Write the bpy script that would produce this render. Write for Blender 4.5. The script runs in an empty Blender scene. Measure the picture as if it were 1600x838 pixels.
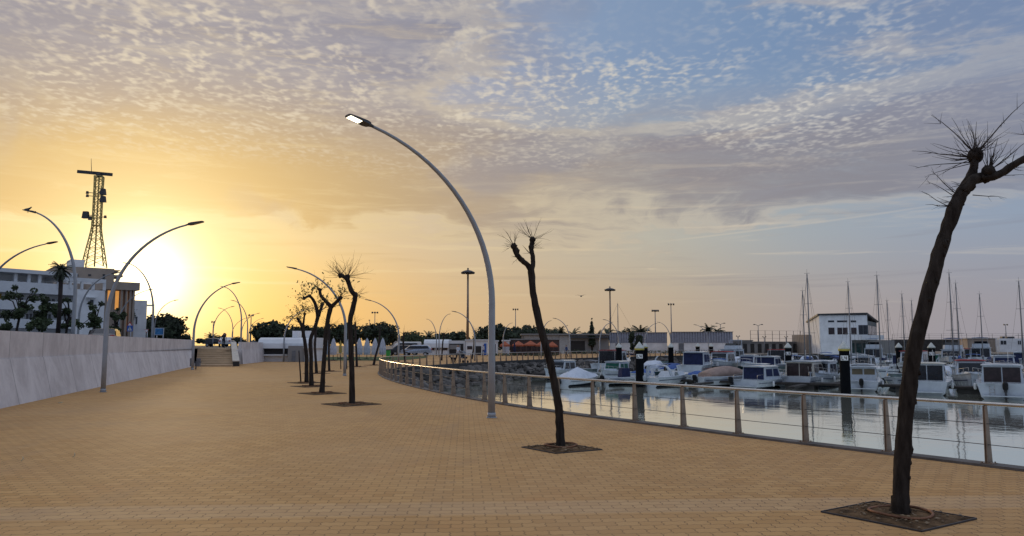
import bpy, math, random
from mathutils import Vector, Matrix, noise as mnoise
R = math.radians
PI = math.pi
scene = bpy.context.scene
COL = scene.collection
rng = random.Random(7)

# ------------------------------------------------------------ camera
F = 1208.0
TH = math.atan(120 / F)
EYE = Vector((0, 0, 1.7))
cam = bpy.data.objects.new('camera', bpy.data.cameras.new('camera'))
COL.objects.link(cam)
cam.location = EYE
cam.rotation_euler = (PI / 2 + TH, 0, 0)
cam.data.sensor_width = 36
cam.data.lens = 36 * F / 1600
cam.data.clip_start = 0.05
cam.data.clip_end = 6000
scene.camera = cam

def ray(px, py):
    a = (px - 800) / F; b = (419 - py) / F
    return Vector((a, math.cos(TH) - b * math.sin(TH), math.sin(TH) + b * math.cos(TH)))
def G(px, py, z=0.0):
    d = ray(px, py); t = (z - EYE.z) / d.z
    return EYE + d * t
def P(px, py, Y):
    d = ray(px, py)
    return EYE + d * (Y / d.y)

# ------------------------------------------------------------ objects
def tag(o, label=None, cat=None, group=None, kind=None):
    if label: o['label'] = label
    if cat: o['category'] = cat
    if group: o['group'] = group
    if kind: o['kind'] = kind
    return o
def empty(name, loc=(0, 0, 0), rz=0.0, label=None, cat=None, group=None):
    o = bpy.data.objects.new(name, None); COL.objects.link(o)
    o.location = loc; o.rotation_euler = (0, 0, rz); o.empty_display_size = 0.2
    return tag(o, label, cat, group)
def copy_tree(o, parent=None):
    c = o.copy(); COL.objects.link(c); c.parent = parent
    for ch in list(o.children): copy_tree(ch, c)
    return c

class MB:
    """collects faces, builds ONE mesh object"""
    def __init__(s): s.v = []; s.f = []; s.m = []; s.s = []; s.cm = 0; s.T = None
    def vert(s, p):
        p = Vector(p)
        if s.T is not None: p = s.T @ p
        s.v.append(p); return len(s.v) - 1
    def face(s, idx, sm=False): s.f.append(idx); s.m.append(s.cm); s.s.append(sm)
    def poly(s, pts, sm=False): s.face([s.vert(p) for p in pts], sm)
    def box(s, c, size, rz=0.0, M=None, taper=1.0):
        hx, hy, hz = size[0] / 2, size[1] / 2, size[2] / 2
        m = Matrix.Translation(c) @ (Matrix.Rotation(rz, 4, 'Z') if M is None else M)
        ids = []
        for z in (-1, 1):
            k = taper if z > 0 else 1.0
            for x, y in ((-1, -1), (1, -1), (1, 1), (-1, 1)):
                ids.append(s.vert(m @ Vector((x * hx * k, y * hy * k, z * hz))))
        a = ids
        for q in ((3, 2, 1, 0), (4, 5, 6, 7), (0, 1, 5, 4), (1, 2, 6, 5), (2, 3, 7, 6), (3, 0, 4, 7)):
            s.face([a[i] for i in q])
        return s
    def bar(s, p, q, w, h=None, up=Vector((0, 0, 1))):
        p = Vector(p); q = Vector(q); h = h or w
        d = (q - p); L = d.length
        if L < 1e-6: return s
        d /= L
        x = d.cross(up)
        if x.length < 1e-4: x = d.cross(Vector((0, 1, 0)))
        x.normalize(); y = x.cross(d)
        a = []
        for e in (p, q):
            for i, j in ((-1, -1), (1, -1), (1, 1), (-1, 1)):
                a.append(s.vert(e + x * i * w / 2 + y * j * h / 2))
        for qd in ((3, 2, 1, 0), (4, 5, 6, 7), (0, 1, 5, 4), (1, 2, 6, 5), (2, 3, 7, 6), (3, 0, 4, 7)):
            s.face([a[i] for i in qd])
        return s
    def tube(s, pts, rad, n=8, caps=True, sm=True, rough=0.0, seed=0):
        pts = [Vector(p) for p in pts]
        if not isinstance(rad, (list, tuple)): rad = [rad] * len(pts)
        rings = []; prev = None
        for i, p in enumerate(pts):
            t = (pts[min(i + 1, len(pts) - 1)] - pts[max(i - 1, 0)])
            if t.length < 1e-7: t = Vector((0, 0, 1))
            t.normalize()
            if prev is None:
                u = t.cross(Vector((0, 1, 0)))
                if u.length < 0.1: u = t.cross(Vector((1, 0, 0)))
            else: u = prev - t * prev.dot(t)
            if u.length < 1e-6: u = t.orthogonal()
            u.normalize(); w = t.cross(u); prev = u
            ring = []
            for k in range(n):
                a = 2 * PI * k / n
                r = rad[i]
                if rough:
                    r *= 1 + rough * mnoise.noise(Vector((math.cos(a) * 1.7 + seed, math.sin(a) * 1.7, i * 0.45)))
                ring.append(s.vert(p + u * math.cos(a) * r + w * math.sin(a) * r))
            rings.append(ring)
        for i in range(len(rings) - 1):
            for k in range(n):
                s.face([rings[i][k], rings[i][(k + 1) % n], rings[i + 1][(k + 1) % n], rings[i + 1][k]], sm)
        if caps:
            s.face(rings[0][::-1]); s.face(rings[-1])
        return s
    def cyl(s, c, r, h, n=16, r2=None):
        c = Vector(c); return s.tube([c, c + Vector((0, 0, h))], [r, r if r2 is None else r2], n)
    def loft(s, rings, sm=True, closed=True, caps=True):
        ids = [[s.vert(p) for p in r] for r in rings]
        n = len(ids[0])
        for i in range(len(ids) - 1):
            for k in range(n if closed else n - 1):
                s.face([ids[i][k], ids[i][(k + 1) % n], ids[i + 1][(k + 1) % n], ids[i + 1][k]], sm)
        if caps:
            s.face(ids[0][::-1]); s.face(ids[-1])
        return s
    def prism(s, poly, z0, z1):
        n = len(poly)
        a = [s.vert((p[0], p[1], z0)) for p in poly]; b = [s.vert((p[0], p[1], z1)) for p in poly]
        s.face(a[::-1]); s.face(b)
        for k in range(n): s.face([a[k], a[(k + 1) % n], b[(k + 1) % n], b[k]])
        return s
    def ball(s, c, r, n=10, m=7, sc=(1, 1, 1), rough=0.0, seed=0.0):
        c = Vector(c); rings = []
        for i in range(1, m):
            ph = PI * i / m; ring = []
            for k in range(n):
                a = 2 * PI * k / n
                d = Vector((math.sin(ph) * math.cos(a), math.sin(ph) * math.sin(a), -math.cos(ph)))
                rr = r * (1 + rough * mnoise.noise(d * 1.6 + Vector((seed, seed * .7, 0))))
                ring.append(s.vert(c + Vector((d.x * sc[0], d.y * sc[1], d.z * sc[2])) * rr))
            rings.append(ring)
        for i in range(len(rings) - 1):
            for k in range(n): s.face([rings[i][k], rings[i][(k + 1) % n], rings[i + 1][(k + 1) % n], rings[i + 1][k]], True)
        b = s.vert(c - Vector((0, 0, r * sc[2]))); t = s.vert(c + Vector((0, 0, r * sc[2])))
        for k in range(n):
            s.face([b, rings[0][(k + 1) % n], rings[0][k]], True); s.face([t, rings[-1][k], rings[-1][(k + 1) % n]], True)
        return s
    def build(s, name, mats, parent=None):
        me = bpy.data.meshes.new(name)
        me.from_pydata([tuple(v) for v in s.v], [], s.f)
        if not isinstance(mats, (list, tuple)): mats = [mats]
        for m in mats: me.materials.append(m)
        me.polygons.foreach_set('material_index', s.m)
        me.polygons.foreach_set('use_smooth', s.s)
        me.update()
        o = bpy.data.objects.new(name, me); COL.objects.link(o)
        o.parent = parent
        return o

# ------------------------------------------------------------ node expression helper
class Nd:
    def __init__(s, tree): s.t = tree; s.n = tree.nodes; s.l = tree.links
    def put(s, sock, v):
        if isinstance(v, bpy.types.NodeSocket): s.l.new(v, sock)
        elif v is not None: sock.default_value = v
    def m(s, op, a, b=None, c=None, clamp=False):
        n = s.n.new('ShaderNodeMath'); n.operation = op; n.use_clamp = clamp
        for i, x in enumerate((a, b, c)):
            if x is not None: s.put(n.inputs[i], x)
        return n.outputs[0]
    def add(s, a, b): return s.m('ADD', a, b)
    def sub(s, a, b): return s.m('SUBTRACT', a, b)
    def mul(s, a, b): return s.m('MULTIPLY', a, b)
    def vm(s, op, a, b=None):
        n = s.n.new('ShaderNodeVectorMath'); n.operation = op
        s.put(n.inputs[0], a)
        if b is not None: s.put(n.inputs[3 if op == 'SCALE' else 1], b)
        return n.outputs['Value' if op in ('DOT_PRODUCT', 'LENGTH') else 'Vector']
    def xyz(s, x, y, z):
        n = s.n.new('ShaderNodeCombineXYZ')
        for i, v in enumerate((x, y, z)): s.put(n.inputs[i], v)
        return n.outputs[0]
    def sep(s, v):
        n = s.n.new('ShaderNodeSeparateXYZ'); s.put(n.inputs[0], v); return n.outputs
    def sm(s, x, a, b, lo=0.0, hi=1.0):
        n = s.n.new('ShaderNodeMapRange'); n.interpolation_type = 'SMOOTHSTEP'
        s.put(n.inputs[0], x)
        for i, v in zip((1, 2, 3, 4), (a, b, lo, hi)): s.put(n.inputs[i], v)
        return n.outputs[0]
    def lin(s, x, a, b, lo=0.0, hi=1.0):
        n = s.n.new('ShaderNodeMapRange'); s.put(n.inputs[0], x)
        for i, v in zip((1, 2, 3, 4), (a, b, lo, hi)): s.put(n.inputs[i], v)
        return n.outputs[0]
    def noise(s, vec, scale, detail=3.0, rough=0.5, dist=0.0, col=False):
        n = s.n.new('ShaderNodeTexNoise'); s.put(n.inputs['Vector'], vec)
        n.inputs['Scale'].default_value = scale; n.inputs['Detail'].default_value = detail
        n.inputs['Roughness'].default_value = rough; n.inputs['Distortion'].default_value = dist
        return n.outputs['Color' if col else 'Fac']
    def mix(s, f, a, b, blend='MIX'):
        n = s.n.new('ShaderNodeMix'); n.data_type = 'RGBA'; n.blend_type = blend
        s.put(n.inputs[0], f)
        for i, v in ((6, a), (7, b)):
            if isinstance(v, tuple): v = (*v[:3], 1)
            s.put(n.inputs[i], v)
        return n.outputs[2]
    def ramp(s, x, stops, interp='LINEAR'):
        n = s.n.new('ShaderNodeValToRGB'); s.put(n.inputs[0], x)
        cr = n.color_ramp; cr.interpolation = interp
        while len(cr.elements) < len(stops): cr.elements.new(0.5)
        for e, (p, c) in zip(cr.elements, stops): e.position = p; e.color = (*c, 1)
        return n.outputs[0]

_mats = {}
def mat(name, col, rough=0.6, metal=0.0, var=0.12, vscale=3.0, bump=0.0, bscale=20.0, emit=None, coat=0.0, spec=0.5, col2=None, stretch=None, alpha=None):
    if name in _mats: return _mats[name]
    m = bpy.data.materials.new(name); m.use_nodes = True
    N = Nd(m.node_tree); b = m.node_tree.nodes['Principled BSDF']
    b.inputs['Roughness'].default_value = rough; b.inputs['Metallic'].default_value = metal
    b.inputs['Specular IOR Level'].default_value = spec
    if coat: b.inputs['Coat Weight'].default_value = coat
    tc = N.n.new('ShaderNodeTexCoord').outputs['Object']
    v = N.vm('MULTIPLY', tc, stretch) if stretch else tc
    f = N.noise(v, vscale, 4.0, 0.6)
    f = N.lin(f, 0.3, 0.7)
    c2 = col2 or tuple(min(1, c * (1 + var * 1.3)) for c in col)
    c1 = col if col2 else tuple(c * (1 - var * 1.6) for c in col)
    N.put(b.inputs['Base Color'], N.mix(f, c1, c2))
    N.put(b.inputs['Roughness'], N.lin(N.noise(v, vscale * 2.3, 3.0), 0.3, 0.7, max(0.02, rough - 0.07), min(1, rough + 0.07)))
    if bump:
        bn = N.n.new('ShaderNodeBump'); bn.inputs['Strength'].default_value = bump; bn.inputs['Distance'].default_value = 0.02
        N.put(bn.inputs['Height'], N.noise(v, bscale, 4.0, 0.65)); N.put(b.inputs['Normal'], bn.outputs[0])
    if emit:
        b.inputs['Emission Color'].default_value = (*emit[:3], 1); b.inputs['Emission Strength'].default_value = emit[3]
    _mats[name] = m
    return m

# ------------------------------------------------------------ world
SUN_AZ = math.atan((222 - 800) / F)      # left of the view axis (+Y)
SUN_EL = R(4.6)
SD = Vector((math.sin(SUN_AZ) * math.cos(SUN_EL), math.cos(SUN_AZ) * math.cos(SUN_EL), math.sin(SUN_EL)))

def build_world():
    w = bpy.data.worlds.new('World'); scene.world = w; w.use_nodes = True
    N = Nd(w.node_tree); bg = w.node_tree.nodes['Background']
    sky = N.n.new('ShaderNodeTexSky'); sky.sky_type = 'NISHITA'; sky.sun_disc = False
    sky.sun_elevation = SUN_EL; sky.sun_rotation = SUN_AZ
    sky.air_density = 1.2; sky.dust_density = 2.0; sky.ozone_density = 2.0
    d = N.n.new('ShaderNodeTexCoord').outputs['Generated']
    d = N.vm('NORMALIZE', d)
    x, y, z = N.sep(d)
    zc = N.m('MAXIMUM', z, 0.0)
    c = N.vm('DOT_PRODUCT', d, tuple(SD))
    ang = N.mul(N.m('ARCCOSINE', N.m('MINIMUM', c, 0.99999)), 180 / PI / 180)    # 0..1 = 0..180 deg
    # clear air: warm low, blue high
    low = N.ramp(ang, [(0.0, (1.0, .82, .40)), (.04, (.93, .59, .17)), (.075, (.82, .51, .19)), (.12, (.66, .465, .26)), (.165, (.56, .425, .285)), (.21, (.49, .395, .30)),
                       (.26, (.40, .355, .345)), (.31, (.345, .325, .36)), (.42, (.27, .30, .38)), (1.0, (.23, .30, .47))])
    mid = N.ramp(ang, [(0.0, (.92, .70, .32)), (.05, (.84, .64, .33)), (.10, (.69, .54, .36)), (.15, (.57, .49, .37)), (.20, (.49, .475, .41)), (.25, (.37, .415, .45)),
                       (.31, (.30, .365, .47)), (.42, (.22, .31, .46)), (1.0, (.22, .30, .48))])
    top = N.ramp(ang, [(0.0, (.7, .62, .48)), (.10, (.47, .44, .47)), (.15, (.34, .37, .48)), (.2, (.24, .33, .49)), (.26, (.195, .29, .46)), (.31, (.20, .27, .42)), (.42, (.175, .255, .43)), (1.0, (.18, .27, .46))])
    col = N.mix(N.sm(z, .03, .17), low, mid)
    col = N.mix(N.sm(z, .17, .36), col, top)
    # cloud textures
    dh = N.m('MAXIMUM', N.add(zc, .055), .05)
    px = N.m('DIVIDE', x, dh); py = N.m('DIVIDE', y, dh)
    warp = N.noise(d, 7.0, 3.0, .6, 0, True)
    warpv = N.vm('SCALE', N.vm('SUBTRACT', warp, (.5, .5, .5)), .5)
    pl = N.vm('ADD', N.xyz(px, py, 0.0), warpv)
    # --- sheet of grey-mauve cloud, streaky
    sv = N.vm('ADD', N.vm('MULTIPLY', d, (2.2, 2.2, 13.0)), N.vm('SCALE', warpv, .9))
    st = N.noise(sv, 1.15, 7.0, .60, .6)
    stf = N.noise(N.vm('MULTIPLY', d, (5.0, 5.0, 46.0)), 1.3, 5.0, .65, .8)
    # region weights
    az = N.m('ARCTAN2', x, y)                     # radians, + right
    band = N.mul(N.sm(N.add(z, N.mul(N.sub(st, .5), .10)), .095, .205), N.sub(1.0, N.sm(z, .245, .315)))
    right = N.sm(az, .12, .52)
    left = N.sub(1.0, N.sm(az, -.18, .16))
    hi = N.sm(z, .22, .31)
    sheet = N.add(N.add(N.mul(band, .40), N.mul(N.mul(left, band), .22)), N.mul(N.mul(left, hi), .42))
    sheet = N.add(sheet, N.mul(N.mul(right, N.sm(z, .20, .28)), .22))
    sheet = N.add(sheet, N.mul(N.mul(N.sm(az, .30, .5), N.mul(N.sm(z, .03, .05), N.sub(1.0, N.sm(z, .085, .11)))), .18))
    amt = N.sm(N.add(N.add(st, sheet), N.mul(N.sub(stf, .5), .30)), .60, 1.02)
    shcol = N.ramp(ang, [(0.0, (.90, .68, .28)), (.05, (.70, .46, .18)), (.09, (.56, .39, .20)), (.13, (.45, .34, .235)), (.165, (.37, .305, .265)), (.21, (.285, .25, .262)),
                         (.28, (.255, .243, .28)), (.36, (.235, .255, .34)), (.5, (.24, .26, .35)), (1.0, (.25, .30, .42))])
    shup = N.ramp(ang, [(0.0, (.6, .5, .38)), (.06, (.43, .37, .36)), (.10, (.33, .305, .34)), (.17, (.25, .243, .30)), (.25, (.29, .29, .37)), (.4, (.24, .29, .41)), (1.0, (.25, .31, .44))])
    shcol = N.mix(N.sm(z, .21, .34), shcol, shup)
    # light edges / texture in the sheet
    edge = N.mul(N.sm(amt, .02, .35), N.sub(1.0, N.sm(amt, .35, .85)))
    bright = N.ramp(ang, [(0.0, (1.05, .82, .42)), (.08, (.84, .66, .36)), (.16, (.74, .60, .39)), (.24, (.70, .60, .47)), (.33, (.52, .50, .48)), (.45, (.40, .42, .47)), (1.0, (.34, .39, .48))])
    shcol = N.mix(N.mul(N.sm(stf, .50, .74), .40), shcol, bright)
    col = N.mix(N.mul(amt, .92), col, shcol)
    col = N.mix(N.mul(edge, .34), col, bright)
    bigv = N.noise(N.vm('ADD', N.vm('MULTIPLY', pl, (.9, .55, 1.0)), (5.2, 1.3, 0.0)), .9, 3.0, .55, .5)
    dk = N.mul(N.mul(N.sm(z, .10, .22), N.sm(bigv, .50, .66)), N.sub(1.0, N.sm(az, .25, .45)))
    col = N.mix(N.mul(dk, .50), col, shup)
    # --- altocumulus: small puffs in the upper sky
    pc = N.vm('ADD', N.xyz(px, py, 0.0), N.vm('SCALE', warpv, .22))
    pc = N.vm('MULTIPLY', pc, (1.0, .80, 1.0))
    cell = N.noise(pc, 34.0, 1.6, .5, 0)
    cell2 = N.noise(pc, 11.0, 2.0, .5, 0)
    patch = N.noise(pl, 1.15, 3.0, .55, .4)
    pz = N.sm(z, .19, .285)
    rt = N.sub(1.0, N.mul(N.sm(az, .38, .58), .8))
    gap = N.mul(N.mul(N.sm(az, -.02, .08), N.sub(1.0, N.sm(az, .22, .32))), N.sm(z, .335, .39))      # clear blue gap near the top
    pm = N.mul(N.mul(pz, rt), N.sub(1.0, N.mul(gap, .75)))
    pm = N.mul(pm, N.sm(patch, .38, .60, .10, 1.0))
    cell3 = N.noise(pc, 60.0, 2.0, .6, 0)
    puffs = N.mul(N.sm(N.add(N.add(N.mul(cell, .58), N.mul(cell2, .32)), N.mul(cell3, .10)), .45, .67), pm)
    pcol = N.ramp(ang, [(0.0, (.92, .78, .54)), (.10, (.80, .69, .53)), (.18, (.78, .70, .56)), (.26, (.72, .68, .61)), (.34, (.56, .56, .56)), (.5, (.42, .45, .52)), (1.0, (.34, .40, .50))])
    col = N.mix(N.mul(puffs, .78), col, pcol)
    # thin low streaks
    lowst = N.noise(N.vm('ADD', N.vm('MULTIPLY', d, (2.6, 2.6, 60.0)), warpv), 1.5, 4.0, .55, .5)
    lw = N.mul(N.sm(z, .035, .08), N.sub(1.0, N.sm(z, .16, .22)))
    col = N.mix(N.mul(N.mul(N.sm(lowst, .56, .74), lw), .45), col, bright)
    lowd = N.noise(N.vm('ADD', N.vm('MULTIPLY', d, (1.7, 1.7, 42.0)), (3.1, 1.7, .4)), 1.4, 4.0, .55, .7)
    col = N.mix(N.mul(N.mul(N.sm(lowd, .55, .72), lw), .42), col, shcol)
    # contrail: a thin line low on the right
    ct = N.sub(z, N.add(.1285, N.mul(N.sub(az, .17), .085)))
    ctm = N.mul(N.sub(1.0, N.sm(N.m('ABSOLUTE', ct), .0004, .0017)), N.mul(N.sm(az, .16, .26), N.sub(1.0, N.sm(az, .46, .56))))
    col = N.mix(N.mul(ctm, .25), col, bright)
    # glow of the veiled sun
    g1 = N.m('POWER', N.m('MAXIMUM', c, 0.0), 900.0)
    g2 = N.m('POWER', N.m('MAXIMUM', c, 0.0), 110.0)
    g3 = N.m('POWER', N.m('MAXIMUM', c, 0.0), 22.0)
    def addc(col, f, rgb):
        return N.mix(1.0, col, N.vm('SCALE', rgb, f), 'ADD')
    col = addc(col, g1, (2.0, 1.7, 1.15))
    col = addc(col, g2, (.30, .28, .18))
    col = addc(col, g3, (.03, .025, .005))
    # overhead, out of view: brightness added to lift the light on the paving
    col = N.mix(1.0, col, N.vm('SCALE', (.84, .86, .92), N.sm(z, .46, .80, 0.0, .42)), 'ADD')
    # below the horizon: dull
    col = N.mix(N.sm(z, -.02, 0.0), (.16, .14, .12), col)
    # the physical sky underneath everything
    nis = N.vm('SCALE', sky.outputs[0], .008)
    tot = N.mix(1.0, N.vm('SCALE', col, .93), nis, 'ADD')
    N.put(bg.inputs['Color'], N.vm('SCALE', tot, 10.0))
    bg.inputs['Strength'].default_value = 0.1
    w.cycles.sampling_method = 'MANUAL'; w.cycles.sample_map_resolution = 1024
build_world()
sun = bpy.data.objects.new('sun', bpy.data.lights.new('sun', 'SUN')); COL.objects.link(sun)
sun.data.energy = 0.7; sun.data.angle = R(6); sun.data.color = (1.0, .72, .42)
sun.rotation_euler = (-SD).to_track_quat('-Z', 'Y').to_euler()
scene.view_settings.view_transform = 'Standard'; scene.view_settings.look = 'None'
scene.view_settings.exposure = 0; scene.view_settings.gamma = 1

# ------------------------------------------------------------ materials
M_white = mat('white_paint', (.68, .70, .72), .45, var=.05, vscale=2)
M_white2 = mat('white_render', (.80, .81, .82), .8, var=.10, vscale=.7, bump=.2, bscale=9)
M_gel = mat('white_gelcoat', (.50, .55, .60), .25, var=.07, vscale=1.4, coat=.3)
M_gel2 = mat('aged_gelcoat', (.36, .40, .44), .35, var=.12, vscale=1.6)
M_cream = mat('cream_gelcoat', (.60, .56, .48), .35, var=.08)
M_navy = mat('navy_cloth', (.012, .02, .07), .85, var=.2)
M_blue = mat('blue_cloth', (.03, .09, .30), .8, var=.2)
M_green = mat('green_cloth', (.01, .09, .06), .85, var=.2)
M_beige = mat('beige_cloth', (.30, .22, .19), .85, var=.15)
M_greycl = mat('grey_cloth', (.16, .17, .19), .85, var=.15)
M_tarp = mat('white_tarp', (.55, .60, .68), .6, var=.08, bump=.3, bscale=4)
M_redcl = mat('red_cloth', (.30, .03, .03), .8, var=.2)
M_black = mat('black_plastic', (.010, .010, .012), .5, var=.2, spec=.2)
M_boot = mat('boot_paint', (.008, .014, .022), .8, var=.2, spec=.1)
M_rubber = mat('rubber', (.02, .02, .02), .8)
M_glass = mat('dark_glass', (.012, .016, .022), .08, var=.3)
M_glassg = mat('green_glass', (.03, .07, .07), .08, var=.3)
M_brownpane = mat('brown_pane', (.035, .022, .022), .15, var=.3)
M_steel = mat('brushed_steel', (.55, .52, .48), .28, metal=1.0, var=.08, vscale=8)
M_post = mat('post_steel', (.30, .22, .16), .5, metal=.55, var=.2, vscale=5)
M_alu = mat('aluminium', (.45, .46, .48), .4, metal=.8, var=.1)
M_mast = mat('mast_aluminium', (.20, .20, .21), .5, metal=.3, var=.1)
M_pole = mat('lamp_pole_paint', (.33, .35, .375), .5, metal=.1, var=.06, vscale=5)
M_lamp = mat('lamp_housing', (.035, .035, .04), .5, var=.2)
M_dark = mat('dark_metal', (.04, .04, .045), .5, var=.2)
M_bark = mat('bark', (.014, .010, .008), .95, var=.4, vscale=16, bump=1.0, bscale=30, stretch=(1, 1, .22), col2=(.055, .045, .038), spec=.15)
M_bark2 = mat('bark_far', (.03, .022, .02), .95, var=.3)
M_twig = mat('twig', (.03, .02, .016), .9)
M_leaf = mat('leaf_dark', (.022, .034, .014), .8, var=.6, vscale=.9)
M_leaf2 = mat('leaf_mid', (.045, .065, .025), .8, var=.6, vscale=1.2)
M_leafy = mat('leaf_dry', (.20, .18, .05), .8, var=.4, vscale=6)
M_palm = mat('palm_leaf', (.035, .05, .025), .7, var=.5, vscale=2)
M_soil = mat('soil', (.030, .018, .010), 1, var=.5, vscale=6, bump=1, bscale=22, col2=(.19, .115, .06), spec=.1)
M_corten = mat('rusty_ring', (.20, .09, .045), .7, metal=.3, var=.35, vscale=10)
M_conc = mat('concrete', (.30, .29, .28), .9, var=.15, vscale=1.2, bump=.4)
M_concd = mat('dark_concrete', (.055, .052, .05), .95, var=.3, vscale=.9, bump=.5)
M_rock = mat('rock', (.035, .033, .03), .95, var=.45, vscale=.6, bump=1, bscale=6, col2=(.20, .18, .165), spec=.2)
M_stair = mat('stair_stone', (.50, .37, .24), .95, var=.12, vscale=.8, bump=.3, spec=.2)
M_kerb = mat('kerb_stone', (.15, .135, .125), .9, var=.2, vscale=2, bump=.4, spec=.2)
M_asph = mat('asphalt', (.05, .05, .05), .95, var=.2)
M_ground = mat('dust_ground', (.20, .16, .12), .95, var=.2, vscale=.05)
M_lawn = mat('grass_lawn', (.035, .075, .018), 1, var=.4, vscale=2.5, bump=1, bscale=25)
M_pilebl = mat('pile_black', (.006, .007, .009), .9, var=.3, spec=.08)
M_yel = mat('pile_yellow', (.42, .34, .06), .6, var=.2)
M_cap = mat('pile_cap', (.50, .52, .48), .6, var=.15, vscale=6)
M_wood = mat('pontoon_wood', (.035, .030, .027), .9, var=.3, vscale=3)
M_bldbeige = mat('beige_render', (.34, .28, .23), .9, var=.1, vscale=.6)
M_bldgrey = mat('grey_cladding', (.24, .235, .23), .8, var=.08, vscale=.5)
M_blddark = mat('dark_recess', (.03, .028, .028), .8)
M_window = mat('window_glass', (.02, .023, .03), .1, var=.3)
M_yellowwall = mat('ochre_wall', (.50, .36, .10), .9)
M_tower = mat('tower_yellow', (.50, .40, .14), .6, var=.25, vscale=3)
M_orange = mat('orange_canvas', (.38, .10, .045), .8, var=.12)
M_umb = mat('white_canvas', (.50, .53, .60), .9, var=.1, vscale=4, bump=.4, bscale=8)
M_hiv = mat('green_bin_plastic', (.08, .42, .07), .5)
M_blueS = mat('sign_blue', (.02, .10, .42), .4)
M_signw = mat('sign_white', (.75, .75, .75), .4, var=.03)
M_signr = mat('sign_red', (.5, .03, .03), .4)
M_skin = mat('skin', (.35, .19, .13), .6)
M_shirt = mat('white_shirt', (.55, .56, .60), .9)
M_cloth = mat('dark_clothes', (.02, .022, .03), .9)
M_cloth2 = mat('blue_clothes', (.05, .09, .22), .9)
M_silver = mat('silver_car_paint', (.33, .37, .45), .25, metal=.4, var=.05, coat=.5)
M_redcar = mat('red_car_paint', (.55, .03, .02), .25, var=.05, coat=.5)
M_whcar = mat('white_car_paint', (.6, .6, .6), .25, var=.05, coat=.5)
M_dkcar = mat('dark_car_paint', (.02, .022, .03), .25, var=.05, coat=.5)
M_feather = mat('gull_feather', (.10, .10, .10), .9)
M_lit = mat('lit_lens', (.9, .85, .7), .3, emit=(1.0, .88, .62, 9.0))
M_taill = mat('tail_lamp', (.5, .02, .01), .3, emit=(1, .08, .03, 1.2))

def paving_material():
    m = bpy.data.materials.new('paving'); m.use_nodes = True
    N = Nd(m.node_tree); b = m.node_tree.nodes['Principled BSDF']
    tc = N.n.new('ShaderNodeTexCoord').outputs['Object']
    x, y, z = N.sep(tc)
    a = R(3.5)
    xr = N.add(N.mul(x, math.cos(a)), N.mul(y, math.sin(a)))
    yr = N.sub(N.mul(y, math.cos(a)), N.mul(x, math.sin(a)))
    # zig-zag joints: the interlocking outline
    zig = N.mul(N.m('PINGPONG', xr, .055), .42)
    zig2 = N.mul(N.m('PINGPONG', yr, .0425), .38)
    v = N.xyz(N.add(xr, zig2), N.add(yr, zig), 0.0)
    bk = N.n.new('ShaderNodeTexBrick'); N.put(bk.inputs['Vector'], v)
    bk.offset = .5
    bk.inputs['Scale'].default_value = 1.0
    bk.inputs['Brick Width'].default_value = .225; bk.inputs['Row Height'].default_value = .155
    bk.inputs['Mortar Size'].default_value = .0062; bk.inputs['Mortar Smooth'].default_value = .35
    bk.inputs['Bias'].default_value = 0.0
    bk.inputs['Color1'].default_value = (0, 0, 0, 1); bk.inputs['Color2'].default_value = (1, 1, 1, 1); bk.inputs['Mortar'].default_value = (.5, .5, .5, 1)
    perb = bk.outputs['Color']; mort = bk.outputs['Fac']
    big = N.noise(tc, .16, 5.0, .6, .4); med = N.noise(tc, .9, 5.0, .65, .3); fine = N.noise(tc, 45.0, 3.0, .7)
    col = N.mix(perb, (.45, .235, .072), (.56, .315, .112))
    col = N.mix(N.mul(N.sm(big, .42, .68), .45), col, (.52, .325, .16))        # dusty, worn areas
    col = N.mix(N.mul(N.sm(med, .52, .74), .35), col, (.55, .26, .085))         # redder batches
    stv = N.noise(N.vm('MULTIPLY', tc, (1, .35, 1)), .55, 6.0, .7, 1.2)
    col = N.mix(N.mul(N.sm(stv, .50, .70), .42), col, (.36, .215, .105))         # dirt
    col = N.mix(N.mul(N.sm(fine, .3, .8), .25), col, (.36, .22, .11))
    spot = N.noise(tc, 3.1, 2.0, .5)
    col = N.mix(N.mul(N.sm(spot, .70, .74), .35), col, (.22, .14, .08))
    slab = N.noise(N.vm('MULTIPLY', tc, (.28, .28, 1)), 1.0, 2.0, .4, .8)
    col = N.mix(N.mul(N.sm(slab, .46, .60), .22), col, (.42, .24, .10))
    # a paler band of pavers across the walk
    bd = N.m('ABSOLUTE', N.sub(N.add(yr, N.mul(N.sub(med, .5), .05)), 8.3))
    col = N.mix(N.mul(N.sub(1.0, N.sm(bd, .28, .36)), .18), col, (.60, .47, .33))
    col = N.mix(N.mul(mort, N.sm(big, .3, .7, .92, .45)), col, (.10, .06, .03))
    N.put(b.inputs['Base Color'], col)
    b.inputs['Roughness'].default_value = .74
    b.inputs['Specular IOR Level'].default_value = .30
    bn = N.n.new('ShaderNodeBump'); bn.inputs['Strength'].default_value = .55; bn.inputs['Distance'].default_value = .006
    h = N.add(N.mul(N.sub(1.0, mort), .8), N.add(N.mul(fine, .3), N.mul(perb, .5)))
    N.put(bn.inputs['Height'], h); N.put(b.inputs['Normal'], bn.outputs[0])
    return m
M_pave = paving_material()

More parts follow.
